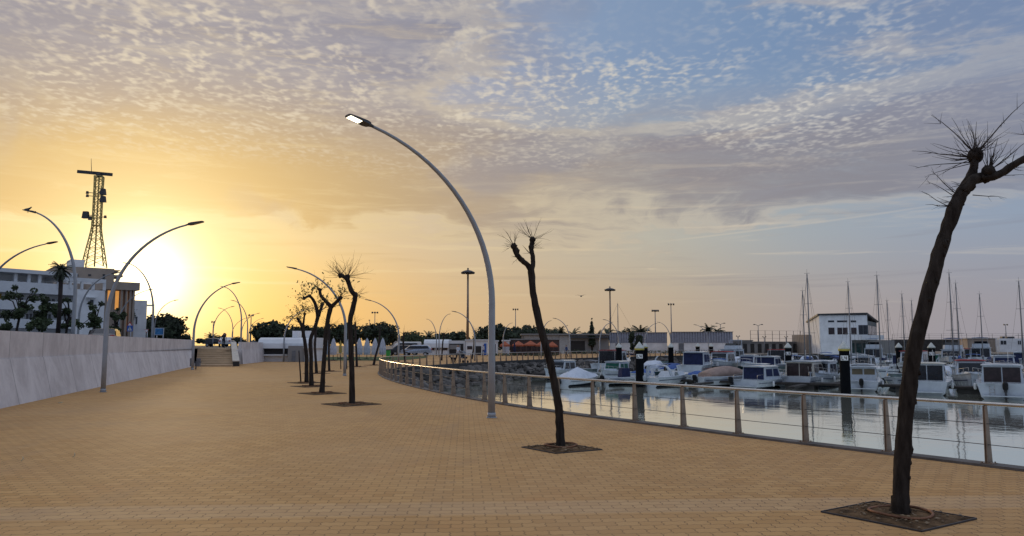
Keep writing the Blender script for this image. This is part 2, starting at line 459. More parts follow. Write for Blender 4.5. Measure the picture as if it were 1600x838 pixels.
def water_material():
    m = bpy.data.materials.new('harbour_water'); m.use_nodes = True
    N = Nd(m.node_tree); b = m.node_tree.nodes['Principled BSDF']
    tc = N.n.new('ShaderNodeTexCoord').outputs['Object']
    b.inputs['Base Color'].default_value = (.93, .95, .80, 1); b.inputs['Metallic'].default_value = .85
    b.inputs['Roughness'].default_value = .025
    b.inputs['IOR'].default_value = 1.42
    b.inputs['Specular IOR Level'].default_value = .8
    n1 = N.noise(tc, .55, 3.0, .5, .3); n2 = N.noise(N.vm('MULTIPLY', tc, (1, 1.6, 1)), 2.1, 3.0, .5)
    calm = N.sm(N.noise(tc, .07, 2.0), .35, .65, .35, 1.0)
    h = N.mul(N.add(N.mul(n1, 1.0), N.mul(n2, .30)), calm)
    bn = N.n.new('ShaderNodeBump'); bn.inputs['Strength'].default_value = .32; bn.inputs['Distance'].default_value = .055
    N.put(bn.inputs['Height'], h); N.put(b.inputs['Normal'], bn.outputs[0])
    return m
M_water = water_material()

def wall_material():
    m = bpy.data.materials.new('whitewashed_concrete'); m.use_nodes = True
    N = Nd(m.node_tree); b = m.node_tree.nodes['Principled BSDF']
    tc = N.n.new('ShaderNodeTexCoord').outputs['Object']
    x, y, z = N.sep(tc)
    big = N.noise(N.vm('MULTIPLY', tc, (1, 1, .7)), .8, 8.0, .74, .5)
    sml = N.noise(tc, 7.0, 5.0, .7, .5)
    drip = N.noise(N.vm('MULTIPLY', tc, (2.2, 2.2, .18)), 1.6, 5.0, .65, .3)
    col = N.mix(N.sm(big, .35, .68), (.72, .68, .67), (.52, .48, .475))
    col = N.mix(N.mul(N.sm(drip, .58, .80), .35), col, (.36, .335, .33))
    col = N.mix(N.mul(N.sm(sml, .55, .75), .45), col, (.74, .70, .66))
    jd = N.m('PINGPONG', y, 1.5)                    # slab joints every 3 m
    col = N.mix(N.mul(N.sub(1.0, N.sm(jd, .012, .03)), .6), col, (.16, .15, .15))
    N.put(b.inputs['Base Color'], col); b.inputs['Roughness'].default_value = .85
    bn = N.n.new('ShaderNodeBump'); bn.inputs['Strength'].default_value = .5; bn.inputs['Distance'].default_value = .02
    N.put(bn.inputs['Height'], N.add(big, N.mul(sml, .3))); N.put(b.inputs['Normal'], bn.outputs[0])
    return m
M_wall = wall_material()

# ------------------------------------------------------------ shore line
def catmull(pts, n=8):
    out = []
    for i in range(len(pts) - 1):
        p0 = pts[max(i - 1, 0)]; p1 = pts[i]; p2 = pts[i + 1]; p3 = pts[min(i + 2, len(pts) - 1)]
        for k in range(n):
            t = k / n
            out.append(.5 * ((2 * p1) + (p2 - p0) * t + (2 * p0 - 5 * p1 + 4 * p2 - p3) * t * t + (3 * p1 - p0 - 3 * p2 + p3) * t ** 3))
    out.append(pts[-1]); return out
near_px = [(1600, 735), (1543, 728), (1382, 709), (1252, 693), (1147, 681), (1060, 668), (990, 660), (931, 653), (838, 640), (768, 629.5), (717, 620), (664, 609), (620, 598), (603, 591.5), (594, 586.5), (592, 582), (597, 578), (612, 575.7), (647, 573), (700, 569.6), (745, 566.7), (836, 562), (950, 558.3), (1050, 556.3), (1150, 554.5)]
epts = [Vector((26, -17, 0)), Vector((15.5, -2, 0)), Vector((10.2, 5.6, 0))] + [G(a, b) for a, b in near_px]
def smooth_poly(p, it=2):
    for _ in range(it):
        p = [p[0]] + [(p[i - 1] + p[i] * 2 + p[i + 1]) / 4 for i in range(1, len(p) - 1)] + [p[-1]]
    return p
EDGE = catmull(smooth_poly(epts, 1), 6)
def resample(pl, step):
    out = [pl[0].copy()]; acc = 0; prev = pl[0]
    for p in pl[1:]:
        seg = (p - prev).length
        while acc + seg >= step:
            t = (step - acc) / seg; prev = prev.lerp(p, t); out.append(prev.copy()); seg = (p - prev).length; acc = 0
        acc += seg; prev = p
    return out
def offset(pl, d):
    """offset to the right (water side) for d > 0"""
    out = []
    for i in range(len(pl)):
        t = (pl[min(i + 1, len(pl) - 1)] - pl[max(i - 1, 0)]); t.z = 0; t.normalize()
        out.append(pl[i] + Vector((t.y, -t.x, 0)) * d)
    return out
LAND = EDGE + [Vector((50, 144, 0)), Vector((70, 150, 0)), Vector((260, 150, 0)), Vector((900, 150, 0)), Vector((900, 1500, 0)), Vector((-1200, 1500, 0)), Vector((-1200, -80, 0)), Vector((26, -80, 0))]
from mathutils.geometry import tessellate_polygon
def flat_sheet(name, pts, z, m, kind='structure'):
    mb = MB()
    for p in pts: mb.vert((p[0], p[1], z))
    for t in tessellate_polygon([[Vector((p[0], p[1], 0)) for p in pts]]):
        a, b, c = [Vector(pts[i]) for i in t]
        if (b.x - a.x) * (c.y - a.y) - (b.y - a.y) * (c.x - a.x) < 0: t = t[::-1]
        mb.face(list(t))
    return tag(mb.build(name, m), kind=kind)
def inside(pt, poly):
    x, y = pt[0], pt[1]; c = False; j = len(poly) - 1
    for i in range(len(poly)):
        xi, yi = poly[i][0], poly[i][1]; xj, yj = poly[j][0], poly[j][1]
        if (yi > y) != (yj > y) and x < (xj - xi) * (y - yi) / (yj - yi) + xi: c = not c
        j = i
    return c
flat_sheet('ground', LAND, -.012, M_ground)
WL = -1.8
mb = MB(); mb.poly([(-40, -80, WL), (1500, -80, WL), (1500, 1500, WL), (-40, 1500, WL)]); tag(mb.build('water', M_water), kind='structure')
promen = EDGE + [Vector((44, 150, 0)), Vector((30, 175, 0)), Vector((-60, 175, 0)), Vector((-40, 110, 0)), Vector((-30, 78, 0)), Vector((-26.5, 58, 0)), Vector((-14.6, 20, 0)), Vector((-9, 0, 0)), Vector((-9, -60, 0)), Vector((26, -60, 0))]
flat_sheet('promenade_paving', promen, 0.0, M_pave)
# quay wall under the edge, and the coping kerb on it
e0 = offset(EDGE, .16); e1 = offset(EDGE, -.13)
mb = MB()
for i in range(len(EDGE) - 1):
    a, b = e0[i], e0[i + 1]
    mb.poly([(a.x, a.y, -3), (b.x, b.y, -3), (b.x, b.y, .03), (a.x, a.y, .03)])
tail = [e0[-1], Vector((50.1, 143.8, 0)), Vector((70, 149.8, 0)), Vector((260, 149.8, 0)), Vector((900, 149.8, 0))]
for a, b in zip(tail, tail[1:]):
    mb.poly([(a.x, a.y, -3), (b.x, b.y, -3), (b.x, b.y, -.01), (a.x, a.y, -.01)])
tag(mb.build('quay_wall', M_concd), kind='structure')
mb = MB()
for i in range(len(EDGE) - 1):
    a, b, c, d = e1[i], e1[i + 1], e0[i + 1], e0[i]
    mb.poly([(a.x, a.y, .035), (d.x, d.y, .035), (c.x, c.y, .035), (b.x, b.y, .035)])
    mb.poly([(b.x, b.y, -.01), (a.x, a.y, -.01), (a.x, a.y, .035), (b.x, b.y, .035)])
tag(mb.build('kerb', M_kerb), kind='structure')

# rock slope in the bay
mb = MB(); r_ = random.Random(3)
inner = [p for p in EDGE if p.y > 29 and p.x < 26]
for i, p in enumerate(resample(inner, .62)):
    pass
rs = resample(inner, .62)
for i in range(1, len(rs) - 1):
    t = (rs[i + 1] - rs[i - 1]).normalized(); nrm = Vector((t.y, -t.x, 0))
    for k in range(4):
        o = .45 + k * .60 + r_.uniform(-.25, .25)
        z = -.60 - k * .38 + r_.uniform(-.15, .12)
        q = rs[i] + nrm * o + t * r_.uniform(-.3, .3)
        if inside(q, LAND): continue
        mb.T = Matrix.Translation((q.x, q.y, z)) @ Matrix.Rotation(r_.uniform(0, 6.3), 4, 'Z') @ Matrix.Rotation(r_.uniform(-.6, .6), 4, 'X')
        mb.ball((0, 0, 0), r_.uniform(.32, .66), 7, 5, (1, r_.uniform(.7, 1), r_.uniform(.5, .75)), 0.55, r_.uniform(0, 50))
mb.T = None
mb.s = [False] * len(mb.s)
tag(mb.build('riprap', M_rock), kind='stuff')

# street terrace behind the walls
ZS = 1.36
Wd = Vector((-.2785, .9604, 0)); W0 = G(0, 637.5); W1 = G(307, 572)
SA = G(306, 573); SB = G(364, 573)
SC = P(309, 544.5, 75); SD_ = P(360.5, 544.5, 75)
ST_TOP = ZS
terr = [(-6.9, -80), (-7.6, -2), (W0.x - .35, W0.y), (W1.x - .35, W1.y), (SC.x - .1, SC.y), (SD_.x + .4, SD_.y), (SD_.x + .9, SD_.y - 6), (-25.9, 80.3), (-30.5, 110), (-62, 200), (-420, 900), (-1200, 1500), (-1200, -80)]
flat_sheet('street', [Vector((a, b, 0)) for a, b in terr], ZS, M_asph)
mb = MB()
tw = [(SD_.x + .9, SD_.y - 6), (-25.9, 80.3), (-30.5, 110), (-62, 200), (-420, 900)]
# stairs up to the street
n = 9; mb = MB()
for i in range(n):
    t0 = i / n; t1 = (i + 1) / n
    a = SA.lerp(SC, t0); b = SB.lerp(SD_, t0); c = SA.lerp(SC, t1); d = SB.lerp(SD_, t1)
    z0 = ZS * i / n; z1 = ZS * (i + 1) / n - (.004 if i == n - 1 else 0)
    mb.poly([(a.x, a.y, z0), (b.x, b.y, z0), (b.x, b.y, z1), (a.x, a.y, z1)])
    mb.poly([(a.x, a.y, z1), (b.x, b.y, z1), (d.x, d.y, z1), (c.x, c.y, z1)])
tag(mb.build('stairs', M_stair), kind='structure')

def wall_run(name, pts, htop, mid, batter, th, label, extra=None):
    root = empty(name, pts[0], 0, label, 'wall'); inv = Matrix.Translation(-Vector(pts[0]))
    lo = MB(); up = MB(); lo.T = inv; up.T = inv
    for a, b in zip(pts, pts[1:]):
        a = Vector(a); b = Vector(b); d = (b - a); d.z = 0; d.normalize(); nl = Vector((-d.y, d.x, 0))    # to the left
        A = [a, b]
        for mbx, z0, z1, o0, o1, T in ((lo, -.3, mid, 0, batter, th + .15), (up, mid, htop, batter + .03, batter + .03, th - .03)):
            f0 = [p + nl * o0 for p in A]; f1 = [p + nl * o1 for p in A]; bk = [p + nl * (batter + T) for p in A]
            v = [(f0[0], z0), (f0[1], z0), (f1[1], z1), (f1[0], z1), (bk[0], z0), (bk[1], z0), (bk[1], z1), (bk[0], z1)]
            ids = [mbx.vert((p.x, p.y, z)) for p, z in v]
            for q in ((0, 1, 2, 3), (5, 4, 7, 6), (3, 2, 6, 7), (0, 3, 7, 4), (1, 5, 6, 2)): mbx.face([ids[k] for k in q])
    lo.build('battered_face', M_wall, root); up.build('parapet', M_wall, root)
    return root
Wb = W0 - Wd * 30
wall_run('retaining_wall', [(Wb.x, Wb.y, 0), (W1.x, W1.y, 0)], 2.10, 1.30, .42, .4, 'long stained white concrete retaining wall along the left side of the promenade')
# stub along the left of the stairs
mb = MB(); a = Vector((W1.x - .22, W1.y, 0)); root = empty('stair_cheek_wall', a, 0, 'white cheek wall on the left flank of the stairs', 'wall')
mb.T = Matrix.Translation(-a)
c = Vector((SC.x - .3, SC.y, 0)); nl = Vector((-.9, -.35, 0)) * .4
ids = [mb.vert(p) for p in ((a.x, a.y, -.1), (c.x, c.y, -.1), (c.x, c.y, 2.0), (a.x, a.y, 2.09), (a.x + nl.x, a.y + nl.y + .3, -.1), (c.x + nl.x, c.y + nl.y, -.1), (c.x + nl.x, c.y + nl.y, 2.0), (a.x + nl.x, a.y + nl.y + .3, 2.09))]
for q in ((0, 1, 2, 3), (5, 4, 7, 6), (3, 2, 6, 7), (4, 0, 3, 7), (1, 5, 6, 2)): mb.face([ids[k] for k in q])
mb.build('wall_body', M_wall, root)
# sloping parapet right of the stairs
f0 = P(363.5, 572.3, 62); f1 = P(374, 572.3, 62); g0 = P(361, 540, 76.5); g1 = P(368.5, 540, 76.5)
root = empty('stair_parapet', (f0.x, f0.y, 0), 0, 'sloping white parapet on the right side of the stairs', 'wall')
mb = MB(); cp = MB(); T = Matrix.Translation((-f0.x, -f0.y, 0)); mb.T = T; cp.T = T
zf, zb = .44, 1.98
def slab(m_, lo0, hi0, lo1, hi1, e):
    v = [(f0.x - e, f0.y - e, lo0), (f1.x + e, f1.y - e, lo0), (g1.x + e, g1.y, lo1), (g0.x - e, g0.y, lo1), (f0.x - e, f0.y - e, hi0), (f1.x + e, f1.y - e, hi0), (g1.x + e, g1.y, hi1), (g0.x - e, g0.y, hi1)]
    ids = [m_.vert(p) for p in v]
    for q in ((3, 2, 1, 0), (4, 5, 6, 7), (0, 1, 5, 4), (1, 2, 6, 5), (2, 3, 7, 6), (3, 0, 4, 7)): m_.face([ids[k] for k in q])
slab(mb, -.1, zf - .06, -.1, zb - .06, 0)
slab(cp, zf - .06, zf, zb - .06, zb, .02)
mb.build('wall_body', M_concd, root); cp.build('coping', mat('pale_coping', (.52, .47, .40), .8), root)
# retaining wall right of the stairs
wall_run('street_wall', [P(369.5, 570, 66) * 1, (-26.0, 80.6, 0), (-30.7, 110, 0), (-62, 200, 0)][0:4] if False else [(P(380, 570, 69).x, 69, 0), (-25.2, 80.3, 0), (-30.0, 110, 0), (-61.4, 200, 0)],
         1.95, 1.25, .16, .35, 'white retaining wall between the stair parapet and the white kiosk')
# lawn
lw = [G(487, 563.8), G(560, 563.6), G(600, 564.2), G(640, 562.5), G(668, 559), G(668, 557), G(600, 558), G(487, 558)]
flat_sheet('lawn', lw, .012, M_lawn)

# ------------------------------------------------------------ promenade railing
RH = .87
path = offset(EDGE, -.02)
path = [p for p in path if p.y > -12]
posts = []
# nearer part every ~1.5 m, placed so that a post stands where the photograph shows the nearest one
acc = resample(path, 1.47)
tgt = G(1543, 728)
best = min(range(len(acc)), key=lambda i: (acc[i] - tgt).length)
sh = tgt - acc[best]
rail = empty('promenade_railing', (G(1060, 668).x, G(1060, 668).y, 0), 0, 'steel railing with round handrail and tapered flat posts curving along the quay edge', 'railing')
inv = Matrix.Translation(-rail.location)
hr = MB(); hr.T = inv
hp = [p + Vector((0, 0, RH)) for p in resample(path, .45)]
hr.tube(hp, .028, 8); hr.build('handrail', M_steel, rail)
for hz in (.30, .59):
    c_ = MB(); c_.T = inv
    c_.tube([p + Vector((0, 0, hz)) for p in resample(path, .9)], .0055, 5); c_.build('cable', M_dark, rail)
start = (path[0] - tgt).length % 1.47
pp = resample(path, 1.47)
d0 = 0
# shift along path so one post meets tgt
fine_ = resample(path, .07)
it = min(range(len(fine_)), key=lambda i: (fine_[i] - tgt).length)
idx = list(range(it, -1, -21))[::-1] + list(range(it + 21, len(fine_), 21))
def post_mesh(tdir, far=False):
    mbp = MB(); nr = Vector((tdir.y, -tdir.x, 0))
    w0, w1 = .075, .05
    # tapered flat blade, its outer edge raking toward the handrail
    for s_ in ([0] if far else [-1, 1]):
        off = tdir * (.012 * s_)
        b0, b1 = -.05, .10; t0, t1 = -.03, .035
        th = tdir * (.006 if not far else .02)
        v = []
        for sg in (-1, 1):
            for q, z in ((b0, .035), (b1, .035), (t1, RH - .03), (t0, RH - .03)):
                v.append(mbp.vert(off + th * sg + nr * q + Vector((0, 0, z))))
        for q in ((3, 2, 1, 0), (4, 5, 6, 7), (0, 1, 5, 4), (1, 2, 6, 5), (2, 3, 7, 6), (3, 0, 4, 7)): mbp.face([v[k] for k in q])
    if not far:
        mbp.box((nr.x * .02, nr.y * .02, .042), (.16, .16, .012), math.atan2(tdir.y, tdir.x))
        for sx in (-.06, .06):
            for sy in (-.06, .06):
                p_ = tdir * sx + nr * (sy + .02); mbp.cyl((p_.x, p_.y, .045), .011, .02, 6)
    return mbp
order = sorted(idx, key=lambda i: (fine_[i]).length)
nearset = set([i for i in order if fine_[i].y > 5][:100])
rest = MB(); nrest = 0
for i in idx:
    p = fine_[i]; t = (fine_[min(i + 3, len(fine_) - 1)] - fine_[max(i - 3, 0)]).normalized()
    if i in nearset:
        pm_ = post_mesh(t, p.length > 50)
        o = pm_.build('railing_post', M_post, rail); o.location = p - rail.location
    elif p.y > 5:
        f_ = post_mesh(t, True); base_ = len(rest.v)
        for v in f_.v: rest.v.append(v + p - rail.location)
        for f in f_.f: rest.face([k + base_ for k in f])
        nrest += 1
if nrest:
    o = rest.build('railing_post', M_post, rail); o['kind'] = 'stuff'

# ------------------------------------------------------------ pollarded trees on the promenade
def px_tube(mb, pts, Y, base, n=10, dys=None, rough=.22, seed=0, sub=4):
    """pts: (px, py, width px). Makes a limb through those points at about depth Y (+ a depth offset each)."""
    w = []; rr = []
    for i, (x, y, wd) in enumerate(pts):
        yy = Y + (dys[i] if dys else 0)
        w.append(P(x, y, yy) - base); rr.append(wd * (.93 if Y < 9 else 1) / 2 / F * yy)
    # resample smoothly
    W = []; RR = []
    for i in range(len(w) - 1):
        p0 = w[max(i - 1, 0)]; p1 = w[i]; p2 = w[i + 1]; p3 = w[min(i + 2, len(w) - 1)]
        for k in range(sub):
            t = k / sub
            W.append(.5 * ((2 * p1) + (p2 - p0) * t + (2 * p0 - 5 * p1 + 4 * p2 - p3) * t * t + (3 * p1 - p0 - 3 * p2 + p3) * t ** 3))
            RR.append(rr[i] + (rr[i + 1] - rr[i]) * t)
    W.append(w[-1]); RR.append(rr[-1])
    mb.tube(W, RR, n, True, True, rough, seed)
    return w[-1]
def twig(mb, p, d, L, r, rg, seg=5, curl=.18, up=.1):
    pts = [p.copy()]; rad = [r]; d = d.normalized()
    for k in range(seg):
        d = (d + Vector((rg.uniform(-curl, curl), rg.uniform(-curl, curl), rg.uniform(-curl, curl) + up * .3))).normalized()
        pts.append(pts[-1] + d * L / seg); rad.append(r * (1 - .8 * (k + 1) / seg))
    mb.tube(pts, rad, 4, False, True)
    return pts
def pollard(name_, base, limbs, knobs, Y, twigs, label, pit, lean=None, leaf=0, seed=1, twig_r=.004, extra=None, pitrot=None, knob_n=0, group='pollarded trees in the promenade pits'):
    root = empty('pollarded_tree', base, 0, label, 'tree', group)
    rg = random.Random(seed)
    tr = MB()
    for k, (pts, dys) in enumerate(limbs): px_tube(tr, pts, Y, base, 12 if Y < 20 else 8, dys, .20, seed + k * 3.1, 6 if Y < 20 else 3)
    if Y < 20:
        for pts_, dys_ in limbs:
            for q in range(int(len(pts_) * 2.2)):
                t = rg.uniform(.3, len(pts_) - 1.001); i_ = int(t); f_ = t - i_
                wx = pts_[i_][2] + (pts_[i_ + 1][2] - pts_[i_][2]) * f_; yy = Y + ((dys_[i_] if dys_ else 0))
                c = P(pts_[i_][0] + (pts_[i_ + 1][0] - pts_[i_][0]) * f_, pts_[i_][1] + (pts_[i_ + 1][1] - pts_[i_][1]) * f_, yy) - base
                rr_ = wx / 2 / F * yy; a = rg.uniform(0, 6.28)
                tr.ball(c + Vector((math.cos(a), math.sin(a), 0)) * rr_ * .86, rr_ * rg.uniform(.18, .34), 8, 6, (1, 1, rg.uniform(1.0, 2.0)), .5, q)
    for (x, y, r, dy) in knobs:
        c = P(x, y, Y + dy) - base
        tr.ball(c, r / F * (Y + dy), 10, 7, (1, 1, 1.05), .55, seed)
        for q in range(5 if Y < 20 else 0):
            o = Vector((rg.gauss(0, 1), rg.gauss(0, 1), rg.gauss(0, 1))).normalized() * r / F * Y * .75
            tr.ball(c + o, r / F * Y * rg.uniform(.3, .5), 7, 5, (1, 1, 1), .4, q)
    tr.build('trunk', M_bark if Y < 40 else M_bark2, root)
    tw = MB(); lf = MB(); nlf = 0
    for (x, y, dy, nt, L0, L1, amin, amax) in twigs:
        c = P(x, y, Y + dy) - base
        for q in range(nt):
            a = R(rg.uniform(amin, amax)); b = rg.gauss(0, .45)
            d = Vector((math.cos(a) * math.cos(b), math.sin(b), math.sin(a) * math.cos(b)))
            L = rg.uniform(L0, L1)
            pts = twig(tw, c, d, L, twig_r * rg.uniform(.8, 1.3), rg)
            if rg.random() < .6:
                twig(tw, pts[2], (d + Vector((rg.uniform(-1, 1), rg.uniform(-1, 1), rg.uniform(-.4, 1)))), L * .4, twig_r * .6, rg, 3)
            if rg.random() < .5:
                twig(tw, pts[3], (d + Vector((rg.uniform(-1, 1), rg.uniform(-1, 1), rg.uniform(-.4, 1)))), L * .3, twig_r * .5, rg, 3)
            for s_ in range(leaf):
                p_ = pts[rg.randint(2, 5)] + Vector((rg.gauss(0, .05), rg.gauss(0, .05), rg.gauss(0, .05)))
                u = Vector((rg.gauss(0, 1), rg.gauss(0, 1), rg.gauss(0, 1))).normalized(); v = u.orthogonal().normalized(); s1 = rg.uniform(.025, .05)
                lf.poly([p_ - u * s1 - v * s1 * .5, p_ + u * s1 - v * s1 * .5, p_ + u * s1 * 1.0 + v * s1 * .5, p_ - u * s1 + v * s1 * .5]); nlf += 1
    if extra:
        for (x0, y0, x1, y1, dy0, dy1, r) in extra:
            a = P(x0, y0, Y + dy0) - base; b = P(x1, y1, Y + dy1) - base
            m_ = (a + b) / 2 + Vector((rg.uniform(-1, 1), 0, rg.uniform(-1, 1))) * (b - a).length * .04
            q1 = a.lerp(m_, .5); q3 = m_.lerp(b, .5) + Vector((0, 0, .01))
            tw.tube([a, q1, m_, q3, b], [r, r * .85, r * .7, r * .5, r * .25], 5, False)
            for s_ in range(3):
                e = a.lerp(b, rg.uniform(.35, .95)); twig(tw, e, (b - a).normalized() + Vector((rg.uniform(-.8, .8), rg.uniform(-.5, .5), rg.uniform(-.8, .8))), (b - a).length * rg.uniform(.12, .3), r * .4, rg, 3)
    tw.build('twigs', M_twig, root)
    if nlf: lf.build('leaves', M_leafy, root)
    # the pit: soil in a steel edged square with a hoop
    if pit:
        make_pit(pit, base, label)
    return root
def make_pit(pit, base, label):
    kind_, data = pit
    if kind_ == 'px': c4 = [G(a, b) for a, b in data]
    else:
        s_, rz = data
        c4 = [Vector((base.x, base.y, 0)) + Matrix.Rotation(rz, 3, 'Z') @ Vector((i * s_, j * s_, 0)) for i, j in ((-1, -1), (1, -1), (1, 1), (-1, 1))]
    cen = sum(c4, Vector()) / 4
    pr = empty('tree_pit', (cen.x, cen.y, 0), 0, 'soil pit under the ' + ' '.join(label.split()[:9]), 'tree pit', 'tree pits in the paving')
    so = MB(); g = 10
    for i in range(g):
        for j in range(g):
            def q(u, v):
                p_ = c4[0].lerp(c4[1], u).lerp(c4[3].lerp(c4[2], u), v) - cen
                e = min(u, v, 1 - u, 1 - v)
                return (p_.x, p_.y, .008 + .022 * min(1, e * 5) * (0.5 + .9 * mnoise.noise(Vector((p_.x * 5 + 9, p_.y * 5, 2)))) + .008 * min(1, e * 3))
            so.poly([q(i / g, j / g), q((i + 1) / g, j / g), q((i + 1) / g, (j + 1) / g), q(i / g, (j + 1) / g)], True)
    so.build('soil', M_soil, pr)
    if base.y < 25:
        rg = random.Random(int(base.y * 10)); db = MB()
        for k in range(90):
            u_, v_ = rg.uniform(.04, .96), rg.uniform(.04, .96); p_ = c4[0].lerp(c4[1], u_).lerp(c4[3].lerp(c4[2], u_), v_) - cen
            if rg.random() < .55: db.ball((p_.x, p_.y, .028), rg.uniform(.008, .022), 6, 4, (1, .8, .6), .4, k)
            else:
                a = rg.uniform(0, 6.3); L_ = rg.uniform(.03, .08); d_ = Vector((math.cos(a), math.sin(a), 0)); n_ = Vector((-d_.y, d_.x, 0)); q_ = Vector((p_.x, p_.y, .034))
                db.poly([q_ - d_ * L_ * .5, q_ + n_ * L_ * .2 + Vector((0, 0, .01)), q_ + d_ * L_ * .5, q_ - n_ * L_ * .2])
        tag(db.build('soil_debris', mat('soil_debris', (.12, .075, .04), 1, var=.6, vscale=9, col2=(.30, .22, .14)), pr), kind='stuff')
    fr = MB()
    for i in range(4):
        a = c4[i] - cen; b = c4[(i + 1) % 4] - cen
        fr.bar((a.x, a.y, .006), (b.x, b.y, .006), .010, .022)
    fr.build('steel_edge', M_dark, pr)
    ho = MB(); rr = min((c4[1] - c4[0]).length, (c4[2] - c4[1]).length) * .30; bx = Vector((base.x, base.y, 0)) - cen
    ho.tube([(bx.x + math.cos(2 * PI * k / 28) * rr, bx.y + math.sin(2 * PI * k / 28) * rr, .040 + .010 * math.sin(k * .5)) for k in range(29)], .014, 6)
    ho.build('hoop', M_corten, pr)

# 1: the large tree on the right
b1 = G(1407, 806)
Y1 = b1.y
pollard('', b1, [
    ([(1407, 812, 36), (1407, 800, 30), (1408, 770, 26), (1410, 720, 25), (1414, 660, 25), (1420, 600, 25), (1430, 540, 25), (1441, 495, 24), (1456, 440, 23), (1466, 400, 22), (1479, 360, 22), (1492, 324, 23), (1503, 302, 21), (1514, 285, 20), (1521, 262, 13), (1524, 245, 14)], [0] * 12 + [.02, .05, .08, .1]),
    ([(1503, 300, 15), (1520, 282, 18), (1536, 277, 17), (1550, 276, 15), (1565, 271, 12.5), (1582, 259, 12), (1600, 249, 12), (1622, 238, 11), (1645, 218, 11)], [0, 0, .02, -.03, -.06, -.1, -.15, -.2, -.25])],
    [(1524.5, 244, 11.5, .1), (1545, 268, 9.5, -.02), (1648, 214, 14, -.27), (1541, 279, 7, 0), (1514, 290, 10, .03)], Y1,
    [(1524, 240, .1, 26, .15, .46, 10, 185), (1523, 248, .1, 16, .18, .48, 150, 205), (1545, 266, 0, 18, .15, .4, 15, 120), (1510, 290, .02, 4, .1, .3, 160, 200), (1502, 305, 0, 5, .12, .3, 150, 200), (1497, 318, 0, 5, .1, .28, 155, 200),
     (1580, 262, -.1, 6, .1, .35, -20, 90), (1600, 250, -.15, 6, .1, .3, -20, 120), (1645, 214, -.25, 16, .2, .5, 0, 180), (1540, 275, 0, 2, .2, .35, -20, 5)],
    'large leaning pollarded tree in the right foreground', ('px', [(1283, 801), (1440, 832), (1526, 812), (1366, 785)]), seed=5, twig_r=.0045,
    extra=[(1519, 236, 1455, 180, .1, 0, .007), (1520, 236, 1487, 184, .1, .2, .005), (1528, 238, 1600, 160, .1, -.1, .008), (1516, 245, 1425, 236, .1, -.1, .006), (1516, 254, 1431, 263, .1, .2, .006),
           (1516, 256, 1445, 277, .1, -.1, .005), (1525, 234, 1526, 190, .1, .1, .005), (1497, 306, 1455, 267, 0, .1, .006), (1495, 310, 1448, 284, 0, -.1, .005), (1486, 325, 1440, 299, 0, .1, .005), (1483, 322, 1446, 320, 0, -.1, .005),
           (1520, 305, 1573, 310, 0, .1, .005), (1543, 262, 1543, 190, 0, .1, .004), (1553, 262, 1610, 218, 0, -.2, .006), (1550, 270, 1600, 262, 0, .1, .004), (1560, 275, 1610, 275, 0, -.1, .004)])
# 2: the forked tree right of the near lamp
b2 = G(876, 699)
pollard('', b2, [
    ([(876, 703, 19), (876, 695, 15), (875, 670, 13), (873, 640, 12.5), (868, 609, 12), (860, 568, 12), (848, 525, 11.5), (839, 488, 11), (833, 456, 10.5), (830, 425, 11), (829, 414, 10)], None),
    ([(830, 424, 10), (825, 415, 8.5), (818, 409, 8), (810, 401, 8.5), (803, 387, 8)], [0, 0, -.05, -.1, -.12]),
    ([(830, 424, 9), (833, 412, 7.5), (832, 400, 7), (830, 388, 7), (832, 376, 8)], [0, .02, .05, .08, .1])],
    [(803, 385, 5.2, -.12), (832, 375, 5, .1), (807, 392, 5, -.1), (830, 386, 4.5, .08)], b2.y,
    [(803, 384, -.12, 16, .15, .36, 60, 200), (832, 374, .1, 16, .18, .42, 10, 150), (831, 388, .08, 8, .1, .28, -10, 90), (812, 402, -.1, 6, .1, .25, 100, 220), (828, 396, 0, 5, .1, .2, 100, 180)],
    'slim forked pollarded tree just right of the near lamp', ('px', [(815, 699.5), (868, 709.5), (941, 703.5), (886, 694)]), seed=9, twig_r=.0042)
# 3
b3 = G(549, 632)
pollard('', b3, [
    ([(549, 635, 13), (550, 628, 10), (550, 600, 9), (549.6, 575, 8.5), (549, 555, 8.2), (548, 526, 8), (547, 502, 8), (551, 484, 8), (555, 463, 8), (550, 456, 7.5), (546, 446, 7), (543, 436, 7)], None),
    ([(545, 440, 6.5), (539, 434, 6), (533, 431, 5.5)], [0, -.1, -.2])],
    [(543, 433, 4.2, 0), (532, 431, 3.8, -.2), (555, 461, 4.5, 0)], b3.y,
    [(543, 433, 0, 34, .3, .85, -10, 175), (532, 431, -.2, 20, .25, .75, 60, 210), (555, 461, 0, 8, .2, .5, -40, 40)],
    'tallest tree of the middle row with a bent top and spiky twigs', ('d', (.62, .75)), seed=12, twig_r=.0055)
